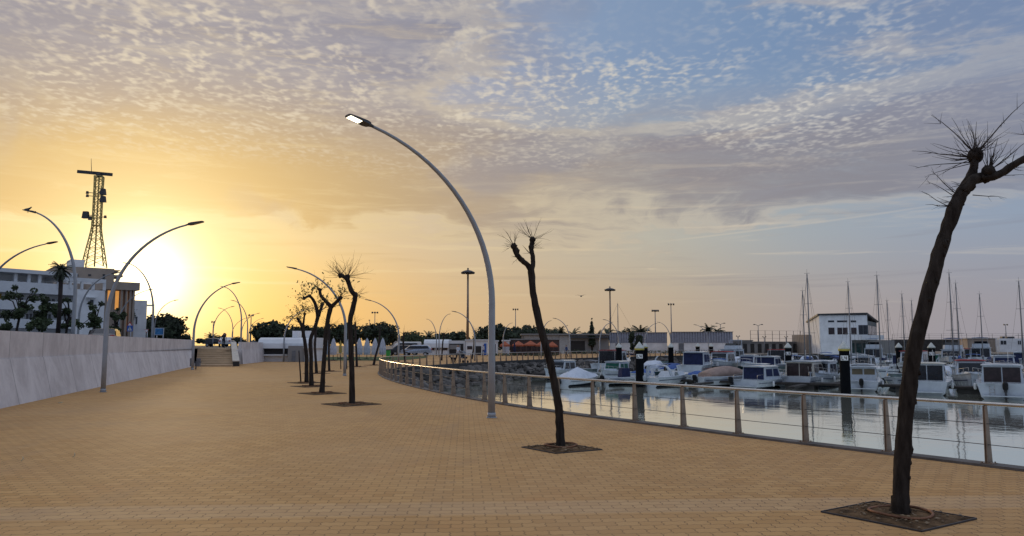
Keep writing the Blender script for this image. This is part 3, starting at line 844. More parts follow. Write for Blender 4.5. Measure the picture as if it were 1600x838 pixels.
# 4
b4 = G(503, 615)
pollard('', b4, [
    ([(503, 617, 10), (504, 600, 8), (505, 584, 7), (507.6, 547, 7), (510, 513, 7), (514, 492, 7), (517.6, 478, 7)], None),
    ([(517.6, 480, 7), (508, 470, 5.5), (501, 461.7, 5), (499.8, 453, 5)], [0, 0, .1, .2]), ([(517.6, 480, 7), (526, 472, 5.5), (532.6, 465.6, 5)], [0, -.1, -.2])],
    [(499.8, 453, 3, .2), (532, 466, 3.2, -.2)], b4.y,
    [(500, 455, .2, 16, .3, .85, 20, 170), (532, 465, -.2, 18, .3, .9, -30, 140), (518, 478, 0, 8, .3, .8, -10, 190)],
    'tree with a Y-shaped fork and a few leaves behind the tallest of the row', ('d', (.62, .75)), leaf=3, seed=15, twig_r=.005)
b5 = G(486.6, 604)
pollard('', b5, [
    ([(486.6, 606, 8), (486, 580, 6.5), (486, 557, 6), (485, 531, 6), (492, 513, 6), (497.6, 492, 6)], None),
    ([(497.6, 494, 6), (501, 484, 4.5), (504, 476, 4.5)], [0, 0, .1]), ([(497.6, 494, 6), (492, 474, 5), (484, 463, 4.5), (475, 467, 3.5)], [0, 0, -.2, -.4])],
    [(504, 475, 2.5, .1), (484, 463, 2.6, -.2), (475, 467, 2.2, -.4)], b5.y,
    [(484, 463, -.2, 16, .3, .9, 30, 170), (475, 467, -.4, 12, .3, .8, 80, 220), (504, 475, .1, 14, .3, .8, 0, 140)],
    'tree with a forked head and sparse yellow leaves, third from the front of the row', ('d', (.62, .75)), leaf=3, seed=18, twig_r=.005)
b6 = G(479, 598.5)
pollard('', b6, [
    ([(479, 600, 7), (479, 575, 6), (479, 557, 6), (476, 531, 5.5), (471, 508, 5), (466, 500, 4)], None), ([(474, 520, 4), (474, 505, 3.5), (476, 492, 3)], [0, .1, .1])],
    [(466, 499, 2.5, 0), (476, 491, 2.2, .1)], b6.y,
    [(464, 498, 0, 18, .4, .9, 40, 200), (476, 491, .1, 16, .4, 1.0, 0, 160), (472, 508, 0, 10, .3, .9, -20, 200)],
    'bushy topped small tree beside the wooden stake', ('d', (.62, .75)), leaf=4, seed=21, twig_r=.006)
def thin_tree(px, py, pts, label, seed, nt=18, leaf=0, pit=True, spread=(.4, 1.0)):
    b = G(px, py)
    x, y = pts[-1][0], pts[-1][1]
    return pollard('', b, [(pts, None)], [(x, y, 1.6, 0)], b.y, [(x, y, 0, nt, spread[0], spread[1], -10, 190), (x, y + 5, 0, 8, .3, .8, -20, 200)], label, ('d', (.6, .75)) if pit else None, leaf=leaf, seed=seed, twig_r=.008)
thin_tree(494.5, 583.8, [(494.5, 585, 5), (493, 560, 4), (492, 536, 4), (495, 500, 3), (494, 484, 3)], 'slim tree between the forked trees and the closed white parasols', 31, 14, 2)
thin_tree(514, 580.5, [(514.5, 581, 4.5), (514, 560, 3.5), (514, 535, 3.5), (515, 508, 3)], 'straight slim tree left of the curved white lamp of the tree row', 32, 14)
thin_tree(557, 573.5, [(557.5, 575, 4), (557, 555, 3.2), (556, 531, 3), (555, 505, 3)], 'slim tree right behind the tallest bent tree', 33, 12)
thin_tree(583.8, 571, [(583.5, 572, 4.5), (586, 560, 3.6), (590, 545, 3.2), (593, 530, 3), (594, 512, 2.6)], 'slim tree leaning right near the end of the railing', 34, 14)
thin_tree(633, 567, [(633, 568, 3.6), (632, 553, 3), (630, 536, 3), (631, 522, 2.4)], 'thin tree behind the railing beside the parked silver car', 35, 12)
thin_tree(737, 561.5, [(737, 562, 2.8), (740, 545, 2.3), (741, 530, 2.2), (742, 518, 2)], 'thin tree in front of the long white kiosk', 36, 10, 0, False)
thin_tree(690, 563.5, [(690, 564, 3), (691, 548, 2.4), (692, 534, 2.2), (694, 522, 2)], 'thin tree bending right before the white kiosk', 37, 10, 0, False)
# stakes
def stake(px, py, top, label):
    b = G(px, py); r = empty('wooden_stake', b, 0, label, 'stake', 'wooden stakes beside young trees')
    m_ = MB(); m_.tube([(0, 0, 0), P(top[0], top[1], b.y) - b], [.035, .03], 6); m_.build('stake_post', M_bark2, r)
stake(470, 596.5, (467, 548), 'brown wooden stake leaning left beside the bushy small tree')
stake(532.6, 577, (532, 556), 'short reddish stake left of the tree row lamp')
stake(542, 577, (541.5, 556), 'short reddish stake right of the tree row lamp')
b_ = G(465, 597)

# ------------------------------------------------------------ crowns of background trees
def leaf_cloud(mb, blobs, n, size, rg):
    tot = sum(b[1][0] * b[1][1] * b[1][2] for b in blobs)
    for c, r in blobs:
        k = max(6, int(n * (r[0] * r[1] * r[2]) / tot))
        c = Vector(c)
        for _ in range(k):
            d = Vector((rg.gauss(0, 1), rg.gauss(0, 1), rg.gauss(0, 1))).normalized()
            q = rg.uniform(.45, 1.06) ** .6 * (1 + .38 * mnoise.noise(d * 2.3 + c * .3))
            p = c + Vector((d.x * r[0], d.y * r[1], d.z * r[2])) * q
            u = Vector((rg.gauss(0, 1), rg.gauss(0, 1), rg.gauss(0, 1))).normalized(); v = u.orthogonal().normalized()
            s1 = size * rg.uniform(.5, 1.2); s2 = s1 * rg.uniform(.5, .9)
            mb.poly([p - u * s1, p - v * s2, p + u * s1, p + v * s2])
def round_tree(px, ytop, ybot, hw, Y, z0, label, cat='tree', name='pine_tree', group='dark umbrella pines behind the kiosks', m_=None, n=2400, seed=0, trunk=True, size=None, flat=True):
    rg = random.Random(seed * 7 + 1)
    if name == 'pine_tree': hw *= 1.15; ybot += 5
    X = P(px, 539, Y).x; zt = P(px, ytop, Y).z; zb = max(P(px, ybot, Y).z, z0 + .6); w = hw / F * Y
    r = empty(name, (X, Y, z0), 0, label, cat, group)
    zt -= z0; zb -= z0; h = zt - zb
    cr = MB(); blobs = []
    if flat:
        blobs.append(((0, 0, zb + h * .5), (w * .86, w * .8, h * .46)))
    for k in range(9):
        a = rg.uniform(0, 2 * PI); q = rg.uniform(.35, .8)
        zz = zb + h * rg.uniform(.2, .78) * (1.05 - .45 * q if flat else 1)
        s_ = rg.uniform(.26, .42)
        blobs.append(((math.cos(a) * w * q, math.sin(a) * w * q, zz), (w * s_, w * s_, h * s_ * .75)))
    leaf_cloud(cr, blobs, n, size or max(.14, w * .085), rg)
    # solid core of foliage inside, so the mass reads dense
    for c, rr in blobs: cr.ball(c, 1, 9, 6, (rr[0] * .74, rr[1] * .74, rr[2] * .74), .35, rg.uniform(0, 30))
    cr.build('crown', m_ or M_leaf, r)
    if trunk:
        tr = MB(); tr.tube([(0, 0, 0), (w * .05, 0, zb * .5), (-w * .03, 0, zb + h * .3)], [w * .07, w * .055, w * .04], 7)
        for k in range(4):
            a = rg.uniform(0, 6.28); tr.tube([(0, 0, zb * .7), (math.cos(a) * w * .5, math.sin(a) * w * .5, zb + h * .4)], [w * .04, w * .02], 5)
        tr.build('trunk', M_bark2, r)
    return r
round_tree(423, 502, 532, 30, 150, 0, 'widest dark umbrella pine left above the white kiosk', seed=1)
round_tree(472, 508, 534, 22, 155, 0, 'dark umbrella pine directly above the grey kiosk annex', seed=2)
round_tree(503, 510, 535, 20, 160, 0, 'dark pine behind the leafy pollarded trees', seed=3)
round_tree(541, 504, 533, 25, 150, 0, 'dark umbrella pine behind the closed white parasols', seed=4)
round_tree(594, 503, 534, 28, 145, 0, 'tall dome-shaped dark pine left of the silver car', seed=5)
round_tree(645, 517, 540, 17, 140, 0, 'small round tree above the parked silver car', seed=6, m_=M_leaf2)
round_tree(703, 520, 542, 30, 170, 0, 'low broad pine left of the tall mast light behind the kiosk', seed=7)
round_tree(721, 515, 532, 8, 175, 0, 'small dark round tree just left of the tall mast light', seed=8, n=600)
round_tree(775, 506, 540, 30, 170, 0, 'dark pine directly behind the near lamp post', seed=9)
round_tree(822, 508, 541, 30, 175, 0, 'dark pine above the orange parasols', seed=10)
round_tree(752, 515, 540, 14, 178, 0, 'small dark pine between the tall mast light and the near lamp', seed=31, n=1200)
round_tree(846, 512, 541, 20, 182, 0, 'dark pine just left of the slim forked tree trunk above the grey hall', seed=32)
round_tree(866, 512, 532, 13, 180, 0, 'small dark tree left of the palms above the grey hall', seed=11, n=800)
round_tree(258, 490, 532, 34, 120, ZS, 'biggest dark tree on the street behind the left wall', name='street_tree', group='trees on the raised street', seed=12, n=2600)
round_tree(222, 500, 535, 24, 118, ZS, 'dark tree mass behind the crossing sign', name='street_tree', group='trees on the raised street', seed=13)
round_tree(192, 480, 530, 22, 100, ZS, 'bushy tree in front of the orange sun-glow windows', name='street_tree', group='trees on the raised street', seed=14, flat=False)
round_tree(290, 520, 537, 9, 140, ZS, 'low dark shrub at the end of the left wall', cat='shrub', name='street_shrub', group='shrubs on the raised street', seed=15, n=500)
round_tree(313, 529, 543, 8, 130, ZS, 'round dark bush at the left top of the stairs', cat='shrub', name='street_shrub', group='shrubs on the raised street', seed=16, n=500, trunk=False)
round_tree(342, 524, 542, 11, 150, ZS, 'airy bush behind the round sign at the stairs', cat='shrub', name='street_shrub', group='shrubs on the raised street', seed=17, n=350)
round_tree(370, 526, 540, 14, 170, ZS, 'low tree right of the top of the stairs', name='street_tree', group='trees on the raised street', seed=18, n=400)
round_tree(993, 520, 548, 11, 138, 0, 'dense dark bush-like tree before the white corrugated hall', name='dense_tree', group=None, seed=19, flat=False)

def windswept(px, ybase_hidden, ytop, hw, Y, label, seed, lean=.3):
    rg = random.Random(seed); X = P(px, 539, Y).x; zt = P(px, ytop, Y).z - ZS; w = hw / F * Y
    r = empty('windswept_tree', (X, Y, ZS), 0, label, 'tree', 'windswept trees behind the left wall')
    tr = MB(); cr = MB(); blobs = []
    top = Vector((w * lean, 0, zt * .62))
    tr.tube([(0, 0, 0), (w * .1, 0, zt * .3), top], [.10, .08, .06], 7)
    for k in range(15):
        a = rg.uniform(0, 6.28); q = rg.uniform(.1, .9)
        e = Vector((math.cos(a) * w * q + w * .1, math.sin(a) * w * q * .8, zt * rg.uniform(.42, .93)))
        tr.tube([top * rg.uniform(.6, 1), (top + e) / 2 + Vector((0, 0, .1)), e], [.05, .035, .018], 5)
        g_ = rg.uniform(.16, .32); blobs.append((tuple(e), (w * g_, w * g_, w * g_ * rg.uniform(.6, 1.0))))
    leaf_cloud(cr, blobs, 1500, .085, rg)
    tr.build('trunk', M_bark2, r); cr.build('crown', M_leaf2, r)
windswept(22, 515, 440, 27, 50, 'windswept tree farthest left before the balconies', 41)
windswept(62, 515, 455, 24, 52, 'dark windswept tree left of the tall palm', 42, .1)
windswept(100, 517, 460, 20, 55, 'windswept tree right behind the tall palm', 43)
windswept(142, 519, 462, 22, 58, 'windswept tree before the plain white wall of the apartments', 44)
windswept(178, 521, 478, 16, 62, 'windswept tree close to the second left lamp post', 45, .0)
for k, (px, yt, hw, lb) in enumerate([(58, 497, 14, 'low round shrub between the first two windswept trees'), (6, 500, 8, 'small shrub at the far left wall top')]):
    round_tree(px, yt, 520, hw, 48, ZS, lb, cat='shrub', name='street_shrub', group='shrubs on the raised street', seed=50 + k, n=500, trunk=False, flat=False, m_=M_leaf2, size=.09)

def palm(px, ytop, Y, z0, label, crown=2.0, seed=1, nf=44, trunk_r=.18, skirt=0.0):
    rg = random.Random(seed); X = P(px, 539, Y).x; zt = P(px, ytop, Y).z - z0 - crown * .45
    r = empty('palm_tree', (X, Y, z0), 0, label, 'palm tree', 'palm trees')
    tr = MB(); tr.tube([(0, 0, 0), (.05, 0, zt * .5), (0, 0, zt)], [trunk_r * 1.1, trunk_r * .9, trunk_r], 8); tr.build('trunk', M_bark2, r)
    cr = MB()
    for k in range(nf):
        a = rg.uniform(0, 6.28); el = rg.uniform(-.5 - skirt, 1.25); L = crown * rg.uniform(.8, 1.1)
        p = Vector((0, 0, zt)); d = Vector((math.cos(a) * math.cos(el), math.sin(a) * math.cos(el), math.sin(el)))
        pts = [p]
        for s_ in range(5):
            d = (d + Vector((0, 0, -.22))).normalized(); pts.append(pts[-1] + d * L / 5)
        side = Vector((-math.sin(a), math.cos(a), 0))
        for s_ in range(5):
            for sg in (-1, 1):
                for t in (0, .5):
                    q = pts[s_].lerp(pts[s_ + 1], t); dd = (pts[s_ + 1] - pts[s_]).normalized()
                    e = q + side * sg * crown * .24 * (1 - s_ * .13) + dd * crown * .12 - Vector((0, 0, crown * .08))
                    cr.poly([q, q + dd * crown * .11, e])
    cr.build('fronds', M_palm, r)
palm(89, 413, 54, ZS, 'tall palm with a small ragged head before the apartments', crown=.85, seed=1, trunk_r=.15, nf=60, skirt=.7)
palm(329, 523, 140, ZS, 'small palm behind the left lamp of the stairs', crown=1.5, seed=2)
for i, (px, yt, Y, cw, lb) in enumerate([(876, 512, 175, 2.4, 'palm leftmost above the grey hall'), (896, 516, 178, 2.3, 'palm above the middle of the grey hall'), (917, 518, 178, 2.1, 'palm immediately left of the narrow cypress'),
        (934, 518, 180, 2.0, 'palm immediately right of the narrow cypress'), (950, 516, 165, 2.4, 'palm in front of the gap between grey and white halls'), (973, 516, 185, 2.3, 'palm left above the first corrugated hall'), (985, 514, 185, 2.0, 'lower palm second above the first corrugated hall'),
        (1001, 512, 160, 2.6, 'tall full palm rising over the first corrugated hall'), (1029, 523, 190, 1.8, 'palm top barely above the first corrugated hall'), (1107, 509, 190, 2.4, 'left palm above the second corrugated hall'), (1121, 512, 195, 2.2, 'right palm above the second corrugated hall'),
        (669, 520, 150, 2.0, 'palm right of the small round tree by the silver car')]):
    palm(px, yt, Y, 0, lb, cw, 10 + i)
# cypress
def cypress(px, yt, yb, Y, hw, label):
    rg = random.Random(5); X = P(px, 539, Y).x; zt = P(px, yt, Y).z; zb = max(.2, P(px, yb, Y).z); w = hw / F * Y
    r = empty('cypress_tree', (X, Y, 0), 0, label, 'tree'); cr = MB()
    bl = [((0, 0, zb + (zt - zb) * t), (w * (1 - t) ** .7, w * (1 - t) ** .7, (zt - zb) * .12)) for t in (.08, .2, .32, .45, .58, .7, .82, .93)]
    leaf_cloud(cr, bl, 900, .28, rg); cr.build('crown', M_leaf, r)
    tr = MB(); tr.tube([(0, 0, 0), (0, 0, zt * .8)], [.2, .05], 6); tr.build('trunk', M_bark2, r)
cypress(925, 499, 540, 150, 6, 'narrow pointed cypress before the grey hall')

# ------------------------------------------------------------ curved street lamps
def street_lamp(base, head, label, lit=False, straight=.42, group='curved white street lamps', r0=.085):
    """base: ground point, head: tip of the lantern"""
    root = empty('street_lamp', base, 0, label, 'street lamp', group)
    d = head - base; H = d.z; h2 = Vector((d.x, d.y, 0)); Rr = h2.length; u = h2.normalized()
    LL = min(.62, Rr * .25); Rp = Rr - LL * .92
    z0 = H * straight; tmax = R(76); pts = [Vector((0, 0, 0)), Vector((0, 0, z0 * .5)), Vector((0, 0, z0))]
    for k in range(1, 19):
        t = tmax * k / 18
        pts.append(u * (Rp * (1 - math.cos(t)) / (1 - math.cos(tmax))) + Vector((0, 0, z0 + (H - z0) * .985 * math.sin(t) / math.sin(tmax))))
    n = len(pts); rad = [r0, r0 * .97, r0 * .93] + [r0 * (.93 - .55 * k / 18) for k in range(1, 19)]
    far = base.y > 60
    m_ = MB(); m_.tube(pts, rad, 8 if far else 14); m_.build('pole', M_pole, root)
    if not far:
        f = MB(); f.cyl((0, 0, .0), r0 * 1.5, .02, 14); f.cyl((0, 0, .02), r0 * 1.14, .10, 14)
        f.build('base_plate', M_pole, root)
    # lantern: flat tapered slab continuing the arm with a tilt
    dr = (pts[-1] - pts[-2]).normalized(); ld = (u * math.cos(R(12)) + Vector((0, 0, 1)) * math.sin(R(12))).normalized()
    side = Vector((-u.y, u.x, 0)); upv = side.cross(ld) * -1
    if upv.z < 0: upv = -upv
    o = pts[-1]
    h = MB(); rings = []
    for t, w, hh in ((-.08, .05, .04), (.02, .07, .05), (.10, .10, .06), (.16, .20, .085), (.30, .26, .09), (.60, .26, .07), (.93, .24, .045), (1.0, .20, .03)):
        c = o + ld * (LL * t); ws = w * .5 * (LL / .62) * 1.05; hs = hh * (LL / .62)
        rings.append([c - side * ws - upv * hs * .35, c + side * ws - upv * hs * .35, c + side * ws * .9 + upv * hs * .4, c + side * ws * .5 + upv * hs * .65, c - side * ws * .5 + upv * hs * .65, c - side * ws * .9 + upv * hs * .4])
    h.loft(rings, False); hd = h.build('lantern', M_lamp, root)
    g = MB(); k = LL / .62; c = o + ld * (LL * .70)
    ax = ld * (LL * .235); sx = side * (.098 * k); dn = -upv * (.019 * k + .008)
    q = [c - ax - sx + dn, c + ax - sx * .9 + dn, c + ax + sx * .9 + dn, c - ax + sx + dn]
    g.face([g.vert(p) for p in q]); q2 = [p + upv * .006 for p in q]
    ids = [g.vert(p) for p in q2]; g.face(ids[::-1])
    for i in range(4): g.face([i, (i + 1) % 4, ids[(i + 1) % 4], ids[i]])
    g.build('lens', M_lit if lit else M_glass, hd)
    if not far:
        b = MB(); b.ball(o + ld * (LL * .12) + upv * .05, .022, 6, 5); b.build('sensor', M_dark, hd)
    return root
def L_g(bx, by, hx, hy, dy, label, **k):
    b = G(bx, by); return street_lamp(b, P(hx, hy, b.y + dy), label, **k)
def L_s(bx, Y, hx, hy, dy, label, z=ZS, **k):
    b = P(bx, 539, Y); b.z = z; return street_lamp(b, P(hx, hy, Y + dy), label, **k)
L_g(768, 653, 545, 186, -2.5, 'lit curved white street lamp nearest the camera, arching to the left', lit=True)
L_g(161, 613, 316, 349.5, 0, 'white street lamp beside the left wall arching to the right')
L_g(300.5, 578, 374, 443, 0, 'white street lamp at the foot of the stairs arching right')
L_g(538.5, 587.5, 449, 419.5, 0, 'white lamp standing inside the tree row arching left')
L_g(622.5, 568.5, 571, 469.5, 0, 'white lamp near the railing tip arching left over the dome pine')
L_g(443, 565.5, 486, 483.5, 0, 'white lamp in front of the white kiosk arching right')
L_g(487, 572, 513, 480.5, 0, 'white lamp half hidden behind the forked trees arching right')
L_s(113, 34.5, 38, 331, 0, 'street lamp with a bird perched on it behind the left wall')
L_s(-32, 42, 88, 380, 0, 'street lamp entering at the left edge of the photo, arching right')
L_s(237, 58, 193, 412, 0, 'lamp on the raised street left arching left in front of the sun')
L_s(184, 80, 239, 453, 0, 'lamp arching right beside the crossing sign')
L_s(121, 60, 186, 427, 0, 'lamp arching right in front of the white apartment wall')
L_s(240, 98, 278, 469.5, 0, 'lamp arching right beside the blue panel')
L_s(262, 190, 280, 508, 0, 'tiny lamp arching right in front of the biggest dark tree')
L_s(376, 79, 345, 448.5, 0, 'lamp right of the stairs arching left, tallest of that cluster')
L_s(386, 100, 361, 470, 0, 'second lamp right of the stairs arching left')
L_s(363, 125, 341, 482, 0, 'lower lamp arching left above the round sign')
L_s(332.5, 119, 366, 479.5, 0, 'lamp at the top of the stairs arching right')
L_s(377, 145, 406, 490, 0, 'lamp right of the stairs arching right beside the slim floodlight')
L_s(388, 174, 412, 498, 0, 'far lamp arching right next to the wide pine')
L_s(390, 200, 410, 502, 0, 'farthest lamp arching right next to the wide pine')
L_s(362, 160, 392, 496, 0, 'faint far lamp arching right over the low tree')
L_s(682, 118, 666, 499, 0, 'left lamp of the crossed pair above the white kiosk, arching left', z=0)
L_s(686, 112, 704, 491, 0, 'right lamp of the crossed pair above the white kiosk, arching right', z=0)
L_s(742, 82, 706, 487.5, 0, 'lamp left of the near lamp arching left past the mast light', z=0)
L_s(786, 120, 801, 505, 0, 'lamp right of the near lamp arching right', z=0)
L_s(890.5, 103, 864, 498, 0, 'lamp before the grey hall arching left', z=0)
L_s(845.5, 98, 862, 501.5, 0, 'lamp before the orange parasols arching right', z=0)
L_s(967, 112, 942, 500, 0, 'lamp behind the first black pile arching left', z=0)
L_s(937, 104, 958, 504, 0, 'lamp right of the cypress arching right', z=0)
L_s(1008, 122, 1027, 506, 0, 'left lamp of the pair forming an arch before the white hall', z=0)
L_s(1048, 133, 1027, 504, 0, 'right lamp of the pair forming an arch before the white hall', z=0)
L_s(1107, 138, 1084, 508, 0, 'lamp before the second corrugated hall arching left', z=0)

# junction cabinet on the lamp at the stairs
c_ = G(300.5, 578); r = empty('cable_box', (c_.x - .02, c_.y + .5, 0), 0, 'pair of small blue grey boxes behind the stair foot lamp', 'cable box')
m_ = MB(); m_.box((-.22, 0, .5), (.22, .2, .55)); m_.box((.22, 0, .5), (.22, .2, .55)); m_.box((0, .14, .5), (.7, .06, .12)); m_.cyl((0, .14, 0), .04, .5); m_.build('box_body', M_greycl, r)

def high_mast(px, ytop, Y, hw, label):
    X = P(px, 539, Y).x; zt = P(px, ytop, Y).z
    r = empty('high_mast_light', (X, Y, 0), 0, label, 'mast light', 'tall high mast lights')
    m_ = MB(); m_.tube([(0, 0, 0), (0, 0, zt)], [.30, .17], 10); m_.build('pole', M_post, r)
    w = hw / F * Y; d = MB(); d.loft([[(math.cos(a) * q, math.sin(a) * q, zt + z) for a in [2 * PI * k / 20 for k in range(20)]] for q, z in ((w, -.75), (w * .97, -.62), (w * .55, -.35), (w * .12, -.2))], True)
    d.build('crown_ring', M_dark, r)
    for k in range(10):
        a = 2 * PI * k / 10; f = MB(); f.box((math.cos(a) * w * .8, math.sin(a) * w * .8, zt - .85), (.42, .5, .18), a); f.build('floodlight', M_lamp, r)
    t = MB(); t.ball((0, 0, zt + .05), .18, 8, 6); t.build('finial', M_dark, r)
high_mast(730.5, 420.5, 150, 11, 'taller brown high mast light with a disc of floodlights left of the near lamp')
high_mast(954, 449, 200, 9, 'high mast light with a disc of floodlights above the gap between the halls')
def flood_mast(px, ytop, Y, label, arms=2, wide=4, z0=0):
    X = P(px, 539, Y).x; zt = P(px, ytop, Y).z
    r = empty('floodlight_mast', (X, Y, z0), 0, label, 'floodlight mast', 'slender floodlight masts'); zt -= z0
    m_ = MB(); m_.tube([(0, 0, 0), (0, 0, zt)], [.22, .10], 8); w = wide / F * Y
    m_.bar((-w, 0, zt - .1), (w, 0, zt - .1), .12); m_.build('pole', M_mast, r)
    for k in range(arms):
        x = -w + 2 * w * k / max(1, arms - 1); f = MB(); f.box((x, -.1, zt - .15), (w * .55, .5, .42), M=Matrix.Rotation(.5, 4, 'X')); f.build('floodlight', M_lamp, r)
flood_mast(805.5, 483, 260, 'slender floodlight mast above the left pines', 3, 3.5)
flood_mast(585, 488, 260, 'slender floodlight mast above the dome pine', 3, 4)
flood_mast(577, 500, 300, 'shorter thin mast just left of the mast over the dome pine', 1, 1)
flood_mast(1024.5, 485, 230, 'floodlight mast with four lamps above the first corrugated hall', 4, 4.5)
flood_mast(1049.5, 475, 230, 'taller floodlight mast in the gap of the two corrugated halls', 3, 4)
flood_mast(391, 492, 200, 'thin floodlight mast among the lamps right of the stairs', 2, 3, ZS)
flood_mast(332, 502.5, 220, 'thin floodlight mast among the lamps left of the round sign', 2, 2, ZS)
flood_mast(1573, 507, 300, 'small floodlight mast above the far right low building', 2, 2.5)
def double_arm(px, ytop, Y, label, w_px=6, kind_='arm', ybase=0):
    X = P(px, 539, Y).x; zt = P(px, ytop, Y).z; w = w_px / F * Y
    r = empty('twin_arm_lamp', (X, Y, 0), 0, label, 'street lamp', 'twin arm lamps on the far quay')
    m_ = MB(); m_.tube([(0, 0, 0), (0, 0, zt - .3)], [.12, .07], 8)
    for s_ in (-1, 1): m_.tube([(0, 0, zt - .4), (s_ * w * .5, 0, zt - .1), (s_ * w, 0, zt)], [.06, .05, .05], 6)
    m_.build('pole', M_mast, r)
    for s_ in (-1, 1):
        f = MB(); f.box((s_ * w, 0, zt - .04), (w * .55, .4, .2), taper=.6); f.build('lantern', M_lamp, r)
double_arm(1126.5, 505, 200, 'twin arm lamp above the second corrugated hall')
double_arm(1185.5, 507, 190, 'taller twin arm lamp right of the corrugated halls')
for px, yt, lb in ((1153.5, 525, 'short T shaped quay lamp beside the hall corner'), (1194.5, 526, 'short T shaped quay lamp below the twin arm lamp'), (1228.5, 526, 'short T shaped quay lamp left of the club building')):
    double_arm(px, yt, 152, lb, 2.2)

# ------------------------------------------------------------ radar tower
def radar_tower():
    Y = 100; k = Y / F
    base = P(147.5, 417, Y); r = empty('radar_tower', base, 0, 'yellow lattice radar tower with a rotating bar antenna above the beige block', 'radar tower')
    z = lambda py: P(147.5, py, Y).z - base.z
    legs = MB(); br = MB()
    lv = [(417, 19.0), (402, 16.2), (388, 13.5), (374, 10.6), (362, 8.4), (353, 7.2), (341, 7.0), (329, 7.0), (317, 7.0), (305, 7.0), (293, 7.0), (282, 7.2), (276, 7.4)]
    lv = [(z(a), b * k) for a, b in lv]
    rot = Matrix.Rotation(R(18), 3, 'Z')
    cor = [[rot @ Vector((i * w * .80, j * w * .80, 0)) + Vector((0, 0, zz)) for i, j in ((-1, -1), (1, -1), (1, 1), (-1, 1))] for zz, w in lv]
    for c in range(4):
        for a, b in zip(cor, cor[1:]): legs.bar(a[c], b[c], .11)
    legs.bar((0, 0, 0), (0, 0, lv[-1][0]), .14)
    for a, b in zip(cor, cor[1:]):
        for c in range(4):
            d = (c + 1) % 4
            br.bar(b[c], b[d], .065); br.bar(a[c], b[d], .052); br.bar(a[d], b[c], .052)
    legs.build('legs', M_tower, r); br.build('lattice', M_tower, r)
    # platforms
    pf = MB()
    for i in (5,):
        zz, w = lv[i]; pf.box((0, 0, zz), (w * 1.9, w * 1.9, .06), R(18))
        for a in range(8):
            an = a * PI / 4; pf.bar((math.cos(an) * w * 1.1, math.sin(an) * w * 1.1, zz), (math.cos(an) * w * 1.1, math.sin(an) * w * 1.1, zz + .5), .03)
    pf.build('platform', M_tower, r)
    def dish(px, py, s_, name='microwave_dish'):
        c = P(px, py, Y - .6) - base; m_ = MB(); m_.box(c, (.9 * s_, .6 * s_, 1.0 * s_), taper=.75); m_.bar(c, (0, 0, c.z), .08); m_.build(name, M_dark, r)
    dish(161, 300, .8); dish(161, 311.5, .8); dish(134, 336, .9); dish(136.5, 301, .35); dish(136.5, 306, .35); dish(164.5, 339, .35); dish(141, 341, .5)
    hub = MB(); hub.cyl((0, 0, z(277)), .32, .5, 12); hub.box((0, 0, z(273)), (.6, .5, .4)); hub.build('radar_turntable', M_dark, r)
    a = P(121, 268.2, Y - .1) - base; b = P(175.5, 273.2, Y + .1) - base
    bar = MB(); bar.bar(a, b, .22, .40); bar.build('radar_bar', M_dark, r)
    ml = MB(); ml.tube([P(143, 272, Y) - base, P(142.5, 248, Y) - base], [.05, .025], 6); ml.build('lightning_rod', M_dark, r)
radar_tower()

# birds
def gull(pos, span, fly, label, rz=0):
    r = empty('gull' if fly else 'bird', pos, rz, label, 'bird'); m_ = MB(); s_ = span
    m_.loft([[(x, math.cos(a) * q, math.sin(a) * q * (1 if fly else 1.2) + zz) for a in [2 * PI * k / 8 for k in range(8)]] for x, q, zz in ((-.30 * s_, .01 * s_, 0 if fly else -.03), (-.16 * s_, .045 * s_, 0), (0, .07 * s_, 0), (.13 * s_, .05 * s_, .01 * s_ if fly else .07 * s_), (.19 * s_, .035 * s_, .03 * s_ if fly else .13 * s_), (.24 * s_, .008 * s_, .02 * s_ if fly else .12 * s_))])
    if fly:
        for sg in (-1, 1):
            rt = [(.08 * s_, sg * .04 * s_, .02 * s_), (-.06 * s_, sg * .04 * s_, .02 * s_)]; md = [(.10 * s_, sg * .25 * s_, .12 * s_), (-.03 * s_, sg * .25 * s_, .115 * s_)]; tp = [(-.05 * s_, sg * .52 * s_, .06 * s_)]
            for th in (0, -.012 * s_):
                ids = [m_.vert(Vector(p) + Vector((0, 0, th))) for p in rt + md + tp]
                m_.face([ids[0], ids[1], ids[3], ids[2]]); m_.face([ids[2], ids[3], ids[4]])
        m_.poly([(-.28 * s_, -.05 * s_, 0), (-.28 * s_, .05 * s_, 0), (-.18 * s_, 0, .01)])
    else:
        for sg in (-1, 1): m_.tube([(0, sg * .03, -.05), (0, sg * .03, -.16)], .007, 5)
    m_.build('bird_body', M_feather, r)
gull(P(908, 463, 70), 1.1, True, 'gull gliding in the sky left of the second high mast light', R(70))
gull(P(43.5, 329.5, 34.5) + Vector((0, 0, .06)), .75, False, 'dark bird perched on the leftmost street lamp', 0)

